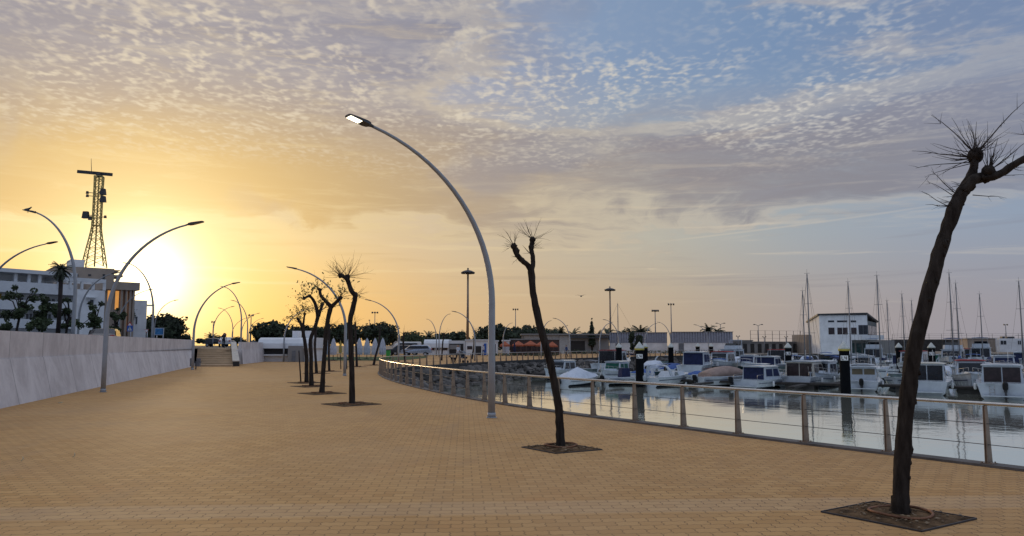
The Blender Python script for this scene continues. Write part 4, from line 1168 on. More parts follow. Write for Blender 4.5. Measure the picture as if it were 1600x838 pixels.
# ------------------------------------------------------------ buildings
def Xat(px, Y): return P(px, 539, Y).x
def Zat(py, Y): return P(800, py, Y).z
class Facade:
    """local frame: x along the facade from pixel a (depth Ya) to pixel b (depth Yb), y into the building, z up"""
    def __init__(s, pa, Ya, pb, Yb):
        s.a = Vector((Xat(pa, Ya), Ya, 0)); s.b = Vector((Xat(pb, Yb), Yb, 0)); d = s.b - s.a; s.L = d.length; s.d = d.normalized()
        s.rz = math.atan2(s.d.y, s.d.x); s.pa, s.Ya, s.pb, s.Yb = pa, Ya, pb, Yb
    def u(s, px):
        r_ = ray(px, 539); n = Vector((-s.d.y, s.d.x, 0)); t = s.a.dot(n) / Vector((r_.x, r_.y, 0)).dot(n); q = Vector((r_.x * t, r_.y * t, 0)); return (q - s.a).dot(s.d)
    def Y(s, px): return (s.a + s.d * s.u(px)).y
    def z(s, px, py): return P(px, py, s.Y(px)).z
def bx(mb, x0, x1, y0, y1, z0, z1): mb.box(((x0 + x1) / 2, (y0 + y1) / 2, (z0 + z1) / 2), (abs(x1 - x0), abs(y1 - y0), abs(z1 - z0)))
def win(root, x0, x1, z0, z1, y=0, m_=None, frame=None, mull=0, name='window'):
    w = MB(); bx(w, x0, x1, y - .03, y + .06, z0, z1); f = w.build(name, frame or M_white, root)
    p = MB(); e = min(.08, (x1 - x0) * .12); n = mull + 1; W = (x1 - x0 - e * (n + 1)) / n
    for k in range(n): bx(p, x0 + e + k * (W + e), x0 + e + k * (W + e) + W, y - .045, y - .025, z0 + e, z1 - e)
    p.build('pane', m_ or M_window, f)

# white apartments at the left
fa = Facade(-90, 72, 160, 84)
apt = empty('apartment_building', fa.a + Vector((0, 0, ZS)), fa.rz, 'white terraced apartment building with long balconies behind the left wall', 'building')
L = fa.L; zt = fa.z(80, 425) - ZS; z2 = fa.z(80, 450) - ZS; z3 = fa.z(80, 477) - ZS; z4 = fa.z(80, 505) - ZS
xr = fa.u(116)
m_ = MB(); bx(m_, 0, L, 2.2, 14, -.2, z2 - .4); bx(m_, xr, L, 0, 2.2, -.2, z2); bx(m_, 0, xr - .02, .6, 2.2, -.2, .4)
bx(m_, 0, L - 4, 3.2, 14, z2 - .4, zt - .1); m_.build('wall', M_white2, apt)
for zz, hh, nm in ((z2, 1.1, 'balcony'), (z3, .95, 'balcony'), (z4, .9, 'balcony')):
    b = MB(); bx(b, 0, xr - .03, 0, .14, zz - hh * .62, zz + hh * .38); bx(b, 0, xr - .03, .145, 2.19, zz - hh * .62, zz - hh * .62 + .2); b.build(nm, M_white, apt)
b = MB(); bx(b, -.3, L + .3 - 3.4, -.2, 4.4, zt - .38, zt); b.build('roof', M_white, apt)
b = MB(); bx(b, fa.u(84), L, -.1, .2, zt - .85, zt - .45); bx(b, fa.u(84), L, 2.6, 2.9, zt - .85, zt - .45)
for k in range(5):
    x = fa.u(84) + (L - fa.u(84) - .2) * k / 4; bx(b, x, x + .22, .21, 2.59, zt - .8, zt - .5)
    bx(b, x, x + .22, -.08, .18, z2 + .02, zt - .86)
b.build('pergola', M_white, apt)
for px in (17, 38, 55): 
    c = MB(); x = fa.u(px); bx(c, x, x + .3, .2, .5, z2 + .1, zt - .4); c.build('column', M_white, apt)
for px0, px1, za, zb in ((3, 14, 0, 1), (24, 34, 0, 1), (40, 52, 0, 1), (60, 70, 0, 1), (88, 100, 0, 1), (120, 128, 0, 1)):
    win(apt, fa.u(px0), fa.u(px1), z2 + .1, zt - .9, 3.18, mull=1)
for px0, px1 in ((-20, -6), (14, 26), (36, 48), (60, 74), (84, 98)):
    win(apt, fa.u(px0), fa.u(px1), z3 + .0, z2 - .95, 2.17, mull=1)
    win(apt, fa.u(px0) - .5, fa.u(px1) - .3, z4 + .0, z3 - .8, 2.17, mull=2)
ow = MB(); bx(ow, fa.u(-30), fa.u(12), 2.10, 2.14, z2 - 1.25, z2 - .75); ow.build('ochre_panel', M_yellowwall, apt)
win(apt, fa.u(136), fa.u(143), fa.z(140, 476) - ZS, fa.z(140, 468) - ZS, -.02)
aw = MB(); bx(aw, fa.u(130), fa.u(145), -.5, -.05, fa.z(140, 466) - ZS, fa.z(140, 465) - ZS); aw.build('sun_shade', M_white, apt)
rb = MB(); x = fa.u(113); bx(rb, fa.u(-60), fa.u(-40), 6, 9, zt - .09, zt + 1.2); rb.build('rooftop_hut', M_white2, apt)

fb = Facade(79, 93, 173, 97)
bb = empty('office_block', fb.a + Vector((0, 0, ZS)), fb.rz, 'beige upper block carrying the radar tower behind the white apartments', 'building')
zt = fb.z(120, 417.5) - ZS; m_ = MB(); bx(m_, 0, fb.L, 0, 12, -.2, zt); m_.build('wall', M_bldbeige, bb)
m_ = MB(); bx(m_, fb.u(105), fb.u(127), 1, 4, zt + .02, fb.z(120, 405) - ZS); m_.build('stair_tower', M_white2, bb)
for a, b, c, d in ((131, 137, 428, 432), (154, 159, 428, 439), (131, 137, 436, 439), (133, 137, 447, 452), (100, 106, 428, 433), (111, 117, 428, 433)):
    win(bb, fb.u(a), fb.u(b), fb.z(a, d) - ZS, fb.z(a, c) - ZS, -.02, frame=M_bldbeige)
m_ = MB(); bx(m_, fb.L + .01, fb.L + 1.0, 0, 4, zt - 1.0, zt - .75); bx(m_, fb.L + .01, fb.L + .7, 0, 3, zt - .2, zt - .12)
for k in range(6): bx(m_, fb.L + .1 + k * .15, fb.L + .14 + k * .15, 0, .04, zt - .74, zt - .2)
m_.build('balcony', M_bldbeige, bb)

fc = Facade(160, 88, 205, 90)
bc = empty('corner_building', fc.a + Vector((0, 0, ZS)), fc.rz, 'beige corner building with orange sun glow put into its tall windows', 'building')
zt = fc.z(190, 441) - ZS; zl = fc.z(190, 453.5) - ZS; m_ = MB()
mg = mat('sunset_tint_glass', (.30, .15, .06), .12, metal=.5, var=.3, vscale=1); mgl = mat('sun_glow_pane', (.5, .25, .08), .3, var=.4, vscale=1.2, emit=(1.0, .42, .08, .55))  # orange sunset tint in the glass; glowing panes imitate sun through it
bx(m_, 0, fc.L, .5, 10, -.2, zl); m_.build('wall', M_bldbeige, bc)
m_ = MB(); bx(m_, -.2, fc.L + .6, -.2, 10.4, zl + .01, zt); m_.build('roof_band', M_bldbeige, bc)
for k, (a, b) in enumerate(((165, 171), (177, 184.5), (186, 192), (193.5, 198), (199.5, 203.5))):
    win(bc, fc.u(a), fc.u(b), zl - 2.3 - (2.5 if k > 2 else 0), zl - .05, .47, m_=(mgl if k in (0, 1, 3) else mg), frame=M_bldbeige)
for px in (185, 192.5, 198.7, 204):
    c = MB(); x = fc.u(px); bx(c, x, x + .22, .0, .3, -.1, zl - .02); c.build('column', M_bldbeige, bc)
# right return face with glass, faces the sunset
for k in range(4):
    c = MB(); y = 1.2 + k * 2.2; bx(c, fc.L + .01, fc.L + .08, y, y + 1.7, zl - 4.6, zl - .2); c.build('side_window', mg, bc)

fd = Facade(205, 100, 227, 101)
bd = empty('white_annex', fd.a + Vector((0, 0, ZS)), fd.rz, 'small pinkish white block right of the beige corner building', 'building')
m_ = MB(); bx(m_, 0, fd.L, 0, 8, -.2, fd.z(215, 469.5) - ZS); m_.build('wall', M_white2, bd)
m_ = MB(); bx(m_, fd.L + .01, fd.L + .9, 0, 2, fd.z(228, 477.5) - ZS, fd.z(228, 476) - ZS); m_.build('balcony', M_white2, bd)
win(bd, fd.u(210), fd.u(213), 3, 4, -.02)

def simple_building(name, pa, Ya, pb, Yb, ytop, depth, label, m_, z0=0.0, roofm=None, cat='building', over=.0):
    f = Facade(pa, Ya, pb, Yb); r = empty(name, f.a + Vector((0, 0, z0)), f.rz, label, cat)
    zt = f.z((pa + pb) / 2, ytop) - z0
    w = MB(); bx(w, 0, f.L, 0, depth, -.1, zt); w.build('wall', m_, r)
    if roofm: q = MB(); bx(q, -.15 - over, f.L + .15 + over, -.15 - over, depth + .15, zt + .01, zt + .22); q.build('roof', roofm, r)
    return f, r, zt
# kiosk at the foot of the right hand stairs wall
f, r, zt = simple_building('kiosk', 408, 79, 486, 79, 531.5, 5, 'low white kiosk with a dark serving window right of the stairs', M_white2)
w = MB(); w.T = None
x0 = f.u(407); x1 = f.u(487)
w.loft([[(x, y, z) for y, z in ((-.5, zt - .85), (-.42, zt - .35), (-.1, zt + .05), (.5, zt + .25), (5.2, zt + .25), (5.2, zt - .85))] for x in (x0 - .15, x1 + .15)], False)
w.build('roof', M_white, r)
w = MB(); bx(w, f.u(410.5), f.u(450), -.06, .05, f.z(430, 553.5), f.z(430, 543.5)); fr = w.build('serving_hatch', M_blddark, r)
w = MB(); bx(w, f.u(409), f.u(451), -.45, -.07, f.z(430, 556), f.z(430, 553.8)); w.build('counter', M_white, r)
for px in (452, 472): w = MB(); bx(w, f.u(px), f.u(px + 8), 1, 2.6, zt + .27, zt + .95); w.build('roof_unit', M_white2, r)
f, r, zt = simple_building('kiosk_annex', 450.5, 77.5, 470, 77.5, 540.5, 4, 'plain grey box annex at the right end of the white kiosk', M_bldgrey)
w = MB(); bx(w, f.L * .3, f.L * .6, -.04, -.01, .1, zt - .5); w.build('door', M_greycl, r)
# dark stall to the right of the annex
f, r, zt = simple_building('market_stall', 468, 86, 493, 86, 536, 4, 'dark roofed stall with reddish front between annex and parasols', M_blddark, roofm=M_dark)
w = MB(); bx(w, f.L * .05, f.L * .8, -.06, -.01, .9, 1.6); w.build('counter', mat('reddish_board', (.10, .035, .03), .8), r)
w = MB(); bx(w, f.L * .1, f.L * .45, -.06, -.01, zt - .9, zt - .2); w.build('menu_board', M_bldgrey, r)

# long white kiosk beyond the bay
f, r, zt = simple_building('long_kiosk', 663.5, 128, 700, 128, 533, 6, 'white kiosk with a curved roof edge left of the tall mast light', M_white2)
w = MB(); w.loft([[(x, y, z) for y, z in ((-.5, zt - 1.1), (-.4, zt - .4), (-.1, zt - .05), (.6, zt + .25), (6.2, zt + .25), (6.2, zt - 1.1))] for x in (-.1, f.L + .1)], False); w.build('roof', M_white, r)
for a, b in ((664.5, 679), (681, 688), (690, 699)):
    w = MB(); bx(w, f.u(a), f.u(b), -.07, .02, f.z(680, 547.5), f.z(680, 541.5)); w.build('serving_hatch', mat('brown_shutter', (.06, .045, .045), .7), r)
f, r, zt = simple_building('long_kiosk', 700.5, 128, 727, 128, 532.5, 6, 'white framed kiosk with an open grey front behind the walking man', M_white)
w = MB(); bx(w, f.u(702), f.u(724), -.06, .02, .05, zt - .5); w.build('opening', M_blddark, r)
w = MB(); bx(w, f.u(702.5), f.u(720), -.12, -.07, f.z(710, 546), f.z(710, 539)); w.build('shutter', M_bldgrey, r)
f, r, zt = simple_building('long_kiosk', 727.5, 127, 763, 127, 532.5, 6, 'white kiosk with dark notice panels just left of the near lamp', M_white2)
for a, b, c, d, mm in ((730, 738, 541, 546, M_brownpane), (743, 752, 541, 555, M_blddark), (756, 760, 537, 555, M_blueS)):
    w = MB(); bx(w, f.u(a), f.u(b), -.06, -.01, max(.05, f.z(740, d)), f.z(740, c)); w.build('panel', mm, r)
w = MB(); bx(w, -.1, f.L + .1, -.2, 6.1, zt + .01, zt + .2); w.build('roof', M_white, r)
f, r, zt = simple_building('white_booth', 771, 128, 777.5, 128, 534, 4, 'small white booth right against the near lamp post', M_white2, roofm=M_white)
w = MB(); bx(w, f.L * .1, f.L * .55, -.05, -.01, .05, zt - .4); w.build('door', M_navy, r)
f, r, zt = simple_building('white_booth', 785, 127, 796, 127, 533.5, 4, 'white booth with ribbed doors left of the orange parasols', M_white2, roofm=M_white)
for k in range(4): w = MB(); bx(w, f.L * (.05 + .24 * k), f.L * (.23 + .24 * k), -.06, -.01, .05, zt - .3); w.build('door_panel', M_umb, r)
# terrace with orange parasols
f, r, zt = simple_building('terrace_bar', 797, 130, 874, 130, 531.5, 6, 'brown low bar with dark front behind the orange parasols', mat('brown_front', (.085, .055, .05), .9), roofm=M_bldgrey)
for k in range(9):
    w = MB(); x = f.L * (k + .2) / 9.2; bx(w, x, x + f.L * .075, -.05, -.01, .7, zt - .7); w.build('window', M_brownpane, r)
def parasol_open(px, Y, ytop, hw, label, m_):
    X = Xat(px, Y); z = Zat(ytop, Y); w = hw / F * Y; r = empty('open_parasol', (X, Y, 0), 0, label, 'parasol', 'open orange parasols')
    c = MB(); c.loft([[(math.cos(a) * q, math.sin(a) * q, z + zz) for a in [2 * PI * k / 8 + .39 for k in range(8)]] for q, zz in ((w, -.85), (w, -.62), (w * .5, -.32), (.05, 0))], False)
    c.build('canopy', m_, r); p = MB(); p.tube([(0, 0, 0), (0, 0, z)], .04, 6); p.build('pole', M_dark, r)
parasol_open(789, 124, 533.5, 9, 'orange open parasol leftmost, next to the white booth', M_orange)
parasol_open(810, 124, 533, 11, 'orange open parasol, second from the left of the terrace', M_orange)
parasol_open(829, 124, 532.5, 12, 'orange open parasol in the middle of the terrace', M_orange)
parasol_open(846, 123, 533, 10, 'orange open parasol just left of the slim forked tree', M_orange)
parasol_open(863, 122, 534, 9, 'orange open parasol rightmost, beside the grey hall', M_orange)
def parasol_closed(px, Y, yt, yb, label, m_=None, group='closed white parasols on the lawn', hw=3.6):
    X = Xat(px, Y); z1 = Zat(yt, Y); z0 = max(.25, Zat(yb, Y)); w = hw / F * Y
    r = empty('closed_parasol', (X, Y, 0), 0, label, 'parasol', group); c = MB(); n = 16
    rings = []
    for t, q in ((0, .80), (.15, .95), (.4, .88), (.7, .62), (.88, .38), (1, .08)):
        rings.append([(math.cos(a) * w * q * (1 if k % 2 else .72), math.sin(a) * w * q * (1 if k % 2 else .72), z0 + (z1 - z0) * t) for k, a in enumerate([2 * PI * k / n for k in range(n)])])
    c.loft(rings, False); c.build('canvas', m_ or M_umb, r)
    p = MB(); p.tube([(0, 0, 0), (0, 0, z1 + .1)], .035, 6); p.box((0, 0, .05), (.6, .6, .1)); p.build('pole', M_dark, r)
for px, Y, lb in ((496.5, 84, 'closed white parasol leftmost beside the market stall'), (510, 92, 'closed white parasol behind the Y-forked tree'), (521, 84, 'closed white parasol left of the tree row lamp'), (545, 88, 'closed white parasol half behind the tallest bent tree'),
                  (561.5, 87, 'closed white parasol right of the tallest bent tree'), (573.5, 92, 'smaller closed white parasol in the middle under the dome pine'), (586, 85, 'wide closed white parasol left of the leaning slim tree'), (598, 86, 'closed white parasol rightmost on the lawn')):
    parasol_closed(px, Y, 528.5, 554.5, lb, hw=5.8)
parasol_closed(804, 122, 535, 550, 'closed dark blue parasol at the left of the orange terrace', M_navy, None, 2.2)
parasol_closed(532, 95, 532, 552, 'closed ochre parasol just left of the tree row lamp head', M_yellowwall, None, 2.6)

# grey hall
f, r, zt = simple_building('grey_hall', 816, 150, 951, 150, 524, 14, 'long low grey hall behind the orange parasols and palms', M_bldgrey)
w = MB(); bx(w, f.u(874), f.u(890), -.06, -.01, 0, zt - .1); w.build('light_panel', mat('light_grey_panel', (.42, .42, .41), .85), r)
w = MB(); bx(w, f.u(819), f.u(873), -.05, -.01, zt - .9, zt - .05); w.build('light_panel', mat('light_grey_panel', (.34, .34, .33), .85), r)
w = MB(); bx(w, f.u(892), f.u(914), -.05, -.01, .1, f.z(900, 533)); w.build('opening', M_blddark, r)
w = MB(); bx(w, -.3, f.L + .3, -.6, 14, zt + .01, zt + .3); w.build('roof', M_bldgrey, r)
w = MB(); bx(w, f.u(890), f.u(951), -.8, -.02, f.z(920, 529), f.z(920, 527.5)); w.build('canopy', M_dark, r)
def corrugated(pa, pb, Y, label, yt=520.5, ym=536):
    f = Facade(pa, Y, pb, Y - 2); r = empty('corrugated_hall', f.a, f.rz, label, 'hall'); zt = f.z((pa + pb) / 2, yt); zm = f.z((pa + pb) / 2, ym)
    w = MB(); bx(w, 0, f.L, .12, 14, -.1, zm); w.build('wall', M_white2, r)
    w = MB(); bx(w, 0, f.L, .25, 14, zm + .01, zt - .02)
    k = 0; x = 0
    while x < f.L - .3:
        bx(w, x, x + .26, .02, .24, zm + .01, zt); x += .5; k += 1
    w.build('corrugated_band', mat('blue_grey_sheet', (.34, .36, .43), .6, metal=.2), r)
    w = MB(); bx(w, -.1, f.L + .1, -.05, 14.1, zt + .01, zt + .14); w.build('roof_edge', M_bldgrey, r)
    n = int(f.L / 4)
    for i in range(0, n, 3):
        w = MB(); bx(w, 1.2 + i * 4, 2.2 + i * 4, .05, .11, 0, 2.0); w.build('door', M_greycl, r)
    return f, r
corrugated(952.5, 1042.5, 158, 'white hall with grey corrugated upper band, left of the two')
corrugated(1050.5, 1145.5, 152, 'white hall with grey corrugated upper band, right of the two', 519.5, 536)
# low wall and fences on the far quay
f, r, zt = simple_building('low_quay_building', 1146, 156, 1262, 165, 535.5, 8, 'long low grey quay building between the white halls and the club', M_bldgrey, roofm=M_bldgrey)
for k in range(10):
    w = MB(); x = f.L * (k + .3) / 10.5; bx(w, x, x + 1.0, -.05, -.01, .1, 1.9); w.build('door', M_blddark, r)
f, r, zt = simple_building('brown_store', 1260, 158, 1281, 158, 523, 8, 'small brown windowless block touching the left side of the club building', M_bldbeige)
def mesh_fence(pa, Ya, pb, Yb, z0, h, label, step=2.2):
    f = Facade(pa, Ya, pb, Yb); r = empty('mesh_fence', f.a + Vector((0, 0, z0)), f.rz, label, 'fence')
    p = MB(); x = 0
    while x < f.L: p.bar((x, 0, 0), (x, 0, h), .07); x += step
    p.build('posts', M_dark, r)
    w = MB()
    for z in (.1, h * .35, h * .68, h): w.bar((0, 0, z), (f.L, 0, z), .035)
    w.build('wires', M_dark, r)
mesh_fence(1173, 168, 1258, 176, 2.2, 2.6, 'tall thin mesh fence above the low quay building')
# club building
Yc = 146
f = Facade(1281.5, Yc, 1357, Yc - 2.0)
cl = empty('club_building', f.a, f.rz, 'white two-storey harbour club with dark roof line and big windows', 'building')
zt = f.z(1300, 493); zb = 0; fl = f.z(1330, 531.5)
W = f.L; x_step = f.u(1331); dep = 17
w = MB()
w.prism([(0, 0), (x_step, 0), (x_step, dep), (0, dep)], -.1, fl)
bx(w, 0, W - .01, 0, dep, fl + .005, zt); w.build('wall', M_white2, cl)
w = MB(); bx(w, x_step + .01, W + 5, 2.5, dep, -.1, fl - .01); w.build('ground_floor_wall', M_bldgrey, cl)
w = MB(); bx(w, W - 1.2, W + 2.6, -.6, .3, f.z(1365, 531), f.z(1365, 524)); w.build('terrace_parapet', M_white, cl)
w = MB()
ids = [w.vert(p) for p in ((-.3, -.3, zt + .01), (W, -.3, zt + .12), (W + 5.2, dep, zt - 1.0), (-.3, dep, zt - .9), (-.3, -.3, zt + .32), (W, -.3, zt + .45), (W + 5.4, dep, zt - .7), (-.3, dep, zt - .6))]
for q in ((3, 2, 1, 0), (4, 5, 6, 7), (0, 1, 5, 4), (1, 2, 6, 5), (2, 3, 7, 6), (3, 0, 4, 7)): w.face([ids[k] for k in q])
w.build('roof', M_dark, cl)
w = MB(); w.prism([(W, .4), (W + 5.0, dep), (W, dep)], fl + .01, zt - 1.02); w.prism([(W + .02, 1.5), (W + 4.6, dep - .1), (W + .02, dep - .1)], -.1, fl - .02); w.build('side_wing', mat('grey_green_side', (.12, .13, .13), .8), cl)
for a, b in ((1294.5, 1305.5), (1308.5, 1326), (1330, 1340)):
    win(cl, f.u(a), f.u(b), f.z(a, 504.5), f.z(a, 500.3), -.02, frame=M_white2)
    win(cl, f.u(a), f.u(b), f.z(a, 523.5), f.z(a, 511.5), -.02, frame=M_white2, m_=M_brownpane, mull=0 if b - a < 12 else 1)
win(cl, f.u(1357) - 1.6, f.u(1357) + .0 - .02, f.z(1357, 523), f.z(1357, 508), -.02, frame=M_greycl, mull=1)
nz = Vector((5, dep - .4, 0)).normalized()
for k in range(6):
    t = .06 + k * .155; q = Vector((W, .4, 0)) + nz * (t * (dep)); m2 = Matrix.Rotation(math.atan2(nz.y, nz.x), 4, 'Z')
    w = MB(); w.box(q + nz * .9 + Vector((nz.y * .05, -nz.x * .05, (f.z(1357, 523) + f.z(1357, 508)) / 2)), (2.0, .08, 1.7), M=m2); w.build('side_window', M_window, cl)
for a, b in ((1333, 1339), (1342, 1350), (1352, 1360)):
    w = MB(); bx(w, f.u(a), f.u(b), 2.4, 2.48, .1, fl - .6); w.build('ground_window', M_glassg, cl)

# breakwater and buildings far right
f, r, zt = simple_building('harbour_wall', 1395, 215, 1720, 200, 530.5, 3, 'long dark harbour wall running right behind the masts', M_concd, cat='wall')
mesh_fence(1395, 213, 1700, 199, Zat(530.5, 208), 1.5, 'fine mesh fence on top of the dark harbour wall', 3.0)
f, r, zt = simple_building('brown_shed', 1512, 190, 1561, 188, 530, 8, 'brownish grey shed at the left of the far right white building', M_bldbeige, roofm=M_bldgrey)
f, r, zt = simple_building('white_harbour_building', 1562, 185, 1640, 182, 529, 8, 'low pale blue white building at the far right of the quay', M_white2)
for k, (a, b) in enumerate(((1563, 1573), (1590, 1596))):
    win(r, f.u(a), f.u(b), f.z(a, 539), f.z(a, 532), -.02, mull=1)
w = MB(); bx(w, f.u(1569), f.u(1573), 1, 3, zt + .01, zt + .5); bx(w, f.u(1578), f.u(1588), 1, 3, zt + .01, zt + .45); w.build('roof_unit', M_dark, r)
# rooflines of the town behind the kiosks
for a, b, yt, Y, lb, mm in ((612, 663, 531, 150, 'white wall of buildings half hidden behind the silver car', M_white2), (392, 408, 534, 160, 'small pale house between lamp cluster and kiosk', M_white2), (1146, 1176, 533, 185, 'grey roof behind the T shaped quay lamp', M_bldgrey)):
    simple_building('background_building', a, Y, b, Y, yt, 6, lb, mm, roofm=M_bldgrey)
# a low hedge line between promenade and quay halls
def hedge(pa, pb, Y, label, h=.7, s_=1):
    rg = random.Random(s_); xa = Xat(pa, Y); xb = Xat(pb, Y); r = empty('hedge', (xa, Y, 0), 0, label, 'hedge'); c = MB()
    bl = []; x = 0
    while x < xb - xa: bl.append(((x, 0, h * .5), (.9, .5, h * .55 * rg.uniform(.6, 1.2)))); x += 1.3
    leaf_cloud(c, bl, len(bl) * 45, .16, rg); c.build('foliage', M_leaf2, r)
hedge(890, 950, 140, 'low dark hedge in front of the grey hall', .8, 1)
hedge(955, 1045, 148, 'low planting in front of the left corrugated hall', .7, 2)
hedge(1060, 1140, 144, 'low planting in front of the right corrugated hall', .6, 3)
hedge(770, 870, 118, 'low hedge in front of the orange terrace', .45, 4)

# ------------------------------------------------------------ signs
def sign_post(px, Y, ybot_hidden, label, z0=ZS): 
    X = Xat(px, Y); return empty('traffic_sign', (X, Y, z0), 0, label, 'sign')
def sp(px, py, Y, r): return P(px, py, Y) - r.location
Y = 66; r = sign_post(203, Y, 0, 'pedestrian crossing sign, white figure on blue below a warning triangle')
m_ = MB(); m_.tube([(0, .03, 0), (0, .03, sp(203, 508, Y, r).z)], .035, 8); m_.build('post', M_alu, r)
s_ = 9 / F * Y / 2; c = sp(203, 513.5, Y, r)
m_ = MB(); m_.box(c, (2 * s_, .03, 2 * s_)); pl_ = m_.build('blue_plate', M_blueS, r)
m_ = MB(); y = c.y - .022; m_.poly([(c.x - s_ * .75, y, c.z - s_ * .7), (c.x + s_ * .75, y, c.z - s_ * .7), (c.x, y, c.z + s_ * .75)]); t_ = m_.build('white_triangle', M_signw, pl_)
m_ = MB(); y = c.y - .03
m_.bar((c.x, y, c.z + s_ * .2), (c.x + s_ * .03, y, c.z - s_ * .15), s_ * .13, .006); m_.bar((c.x + s_ * .03, y - .002, c.z - s_ * .15), (c.x + s_ * .25, y - .002, c.z - s_ * .55), s_ * .1, .005); m_.bar((c.x + s_ * .03, y - .004, c.z - s_ * .15), (c.x - s_ * .22, y - .004, c.z - s_ * .55), s_ * .1, .005)
m_.bar((c.x, y - .006, c.z + s_ * .1), (c.x - s_ * .22, y - .006, c.z - s_ * .12), s_ * .08, .004); m_.ball((c.x - s_ * .02, y, c.z + s_ * .34), s_ * .1, 8, 6, (1, .2, 1)); m_.build('walking_figure', M_black, pl_)
c2 = sp(203, 506.5, Y, r); s2 = s_ * 1.0
m_ = MB(); ids = [m_.vert((c2.x + a * s2, c2.y + yy, c2.z + b * s2 - s2 * .3)) for yy in (-.01, .01) for a, b in ((-1, -.4), (1, -.4), (0, 1.2))]
for q in ((0, 1, 2), (5, 4, 3), (0, 3, 4, 1), (1, 4, 5, 2), (2, 5, 3, 0)): m_.face([ids[k] for k in q])
tr_ = m_.build('warning_triangle', M_signr, r)
m_ = MB(); m_.poly([(c2.x - s2 * .62, c2.y - .014, c2.z - s2 * .50), (c2.x + s2 * .62, c2.y - .014, c2.z - s2 * .50), (c2.x, c2.y - .014, c2.z + s2 * .45)]); m_.build('triangle_face', M_signw, tr_)
Y = 72; r = sign_post(229, Y, 0, 'upside down triangular give way sign left of the thin lamp')
m_ = MB(); c = sp(229, 517.5, Y, r); m_.tube([(0, .03, 0), (0, .03, c.z)], .035, 8); m_.build('post', M_alu, r); s_ = 6.5 / F * Y / 2
m_ = MB(); ids = [m_.vert((c.x + a * s_, c.y + yy, c.z + b * s_)) for yy in (-.01, .01) for a, b in ((-1, .8), (0, -.9), (1, .8))]
for q in ((0, 1, 2), (5, 4, 3), (0, 3, 4, 1), (1, 4, 5, 2), (2, 5, 3, 0)): m_.face([ids[k] for k in q])
p_ = m_.build('red_border', M_signr, r)
m_ = MB(); m_.poly([(c.x - s_ * .8, c.y - .014, c.z + .66 * s_), (c.x, c.y - .014, c.z - .68 * s_), (c.x + s_ * .8, c.y - .014, c.z + .66 * s_)]); m_.build('white_face', M_signw, p_)
Y = 74; r = sign_post(249, Y, 0, 'rectangular blue panel sign with white border before the biggest dark tree')
m_ = MB(); c = sp(249, 518.2, Y, r); w_ = 14 / F * Y; h_ = 11 / F * Y
m_.tube([(-w_ * .35, .04, 0), (-w_ * .35, .04, c.z)], .04, 8); m_.tube([(w_ * .35, .04, 0), (w_ * .35, .04, c.z)], .04, 8); m_.build('post', M_alu, r)
m_ = MB(); m_.box(c, (w_, .04, h_)); p_ = m_.build('panel', M_signw, r); m_ = MB(); m_.box(c + Vector((0, -.024, 0)), (w_ * .92, .006, h_ * .90)); m_.build('blue_face', mat('panel_blue', (.04, .19, .42), .4, var=.35, vscale=2.5), p_)
Y = 95; r = sign_post(351, Y, 0, 'round dull red sign on a pole at the top of the stairs')
c = sp(351, 523.5, Y, r); m_ = MB(); m_.tube([(0, .03, 0), (0, .03, c.z)], .035, 8); m_.build('post', M_alu, r)
m_ = MB(); m_.tube([c + Vector((0, -.015, 0)), c + Vector((0, .015, 0))], 2.9 / F * Y, 20); m_.build('disc', mat('dull_red', (.25, .09, .08), .6), r)
Y = 60

# ------------------------------------------------------------ cars
def car(px, Y, z0, Lc, H, Wc, heading, paint, label, kind_='hatch', X=None):
    X = Xat(px, Y) if X is None else X
    r = empty('parked_car', (X, Y, z0), heading, label, 'car', None)
    prof = {'mpv': [(-.5, .30), (-.5, .62), (-.47, .72), (-.40, .96), (-.30, 1.0), (.08, 1.0), (.22, .92), (.36, .66), (.47, .55), (.5, .42), (.5, .28)],
            'hatch': [(-.5, .32), (-.5, .66), (-.44, .74), (-.34, .97), (-.1, 1.0), (.06, .98), (.22, .68), (.44, .58), (.5, .48), (.5, .28)],
            'van': [(-.5, .25), (-.5, .95), (-.47, 1.0), (.22, 1.0), (.34, .82), (.42, .55), (.5, .48), (.5, .25)]}[kind_]
    b = MB(); rings = []
    for yy, q in ((-.5, .90), (-.46, .98), (-.30, 1.0), (.30, 1.0), (.46, .98), (.5, .90)):
        rr = []
        for x, z in prof: 
            zz = z if z < .62 or abs(yy) < .35 else z - (.10 if abs(yy) > .48 else .03)
            rr.append((x * Lc * q if z > .6 else x * Lc, yy * Wc * (.86 if z > .9 else 1), zz * H))
        rings.append(rr)
    b.loft(rings, False); body = b.build('body', paint, r)
    g = MB()
    for sg in (-1, 1):
        y = sg * (Wc * .5 * .97 + .012)
        top = [(x, z) for x, z in prof if z > .6]
        x0 = top[0][0] + .06; x1 = top[-1][0] - .05
        g.poly([(x0 * Lc, y, .66 * H), (x1 * Lc, y, .66 * H), ((x1 - .12) * Lc, y * .94, .90 * H), ((x0 + .06) * Lc, y * .94, .90 * H)][::sg])
    g.build('side_window', M_glass, r)
    for sx in (-.31, .31):
        for sg in (-1, 1):
            w = MB(); w.tube([(sx * Lc, sg * (Wc * .5 - .16), .32), (sx * Lc, sg * (Wc * .5 + .015), .32)], .32, 14); wh = w.build('wheel', M_rubber, r)
            w = MB(); w.tube([(sx * Lc, sg * (Wc * .5 + .016), .32), (sx * Lc, sg * (Wc * .5 + .025), .32)], .19, 10); w.build('rim', M_alu, wh)
    for sg in (-1, 1):
        w = MB(); w.box((-.5 * Lc + .03, sg * Wc * .38, .62 * H), (.1, .25, .18)); w.build('tail_light', M_signr, r)
        w = MB(); w.box((.5 * Lc - .03, sg * Wc * .36, .46 * H), (.1, .3, .14)); w.build('headlight', M_signw, r)
    return r
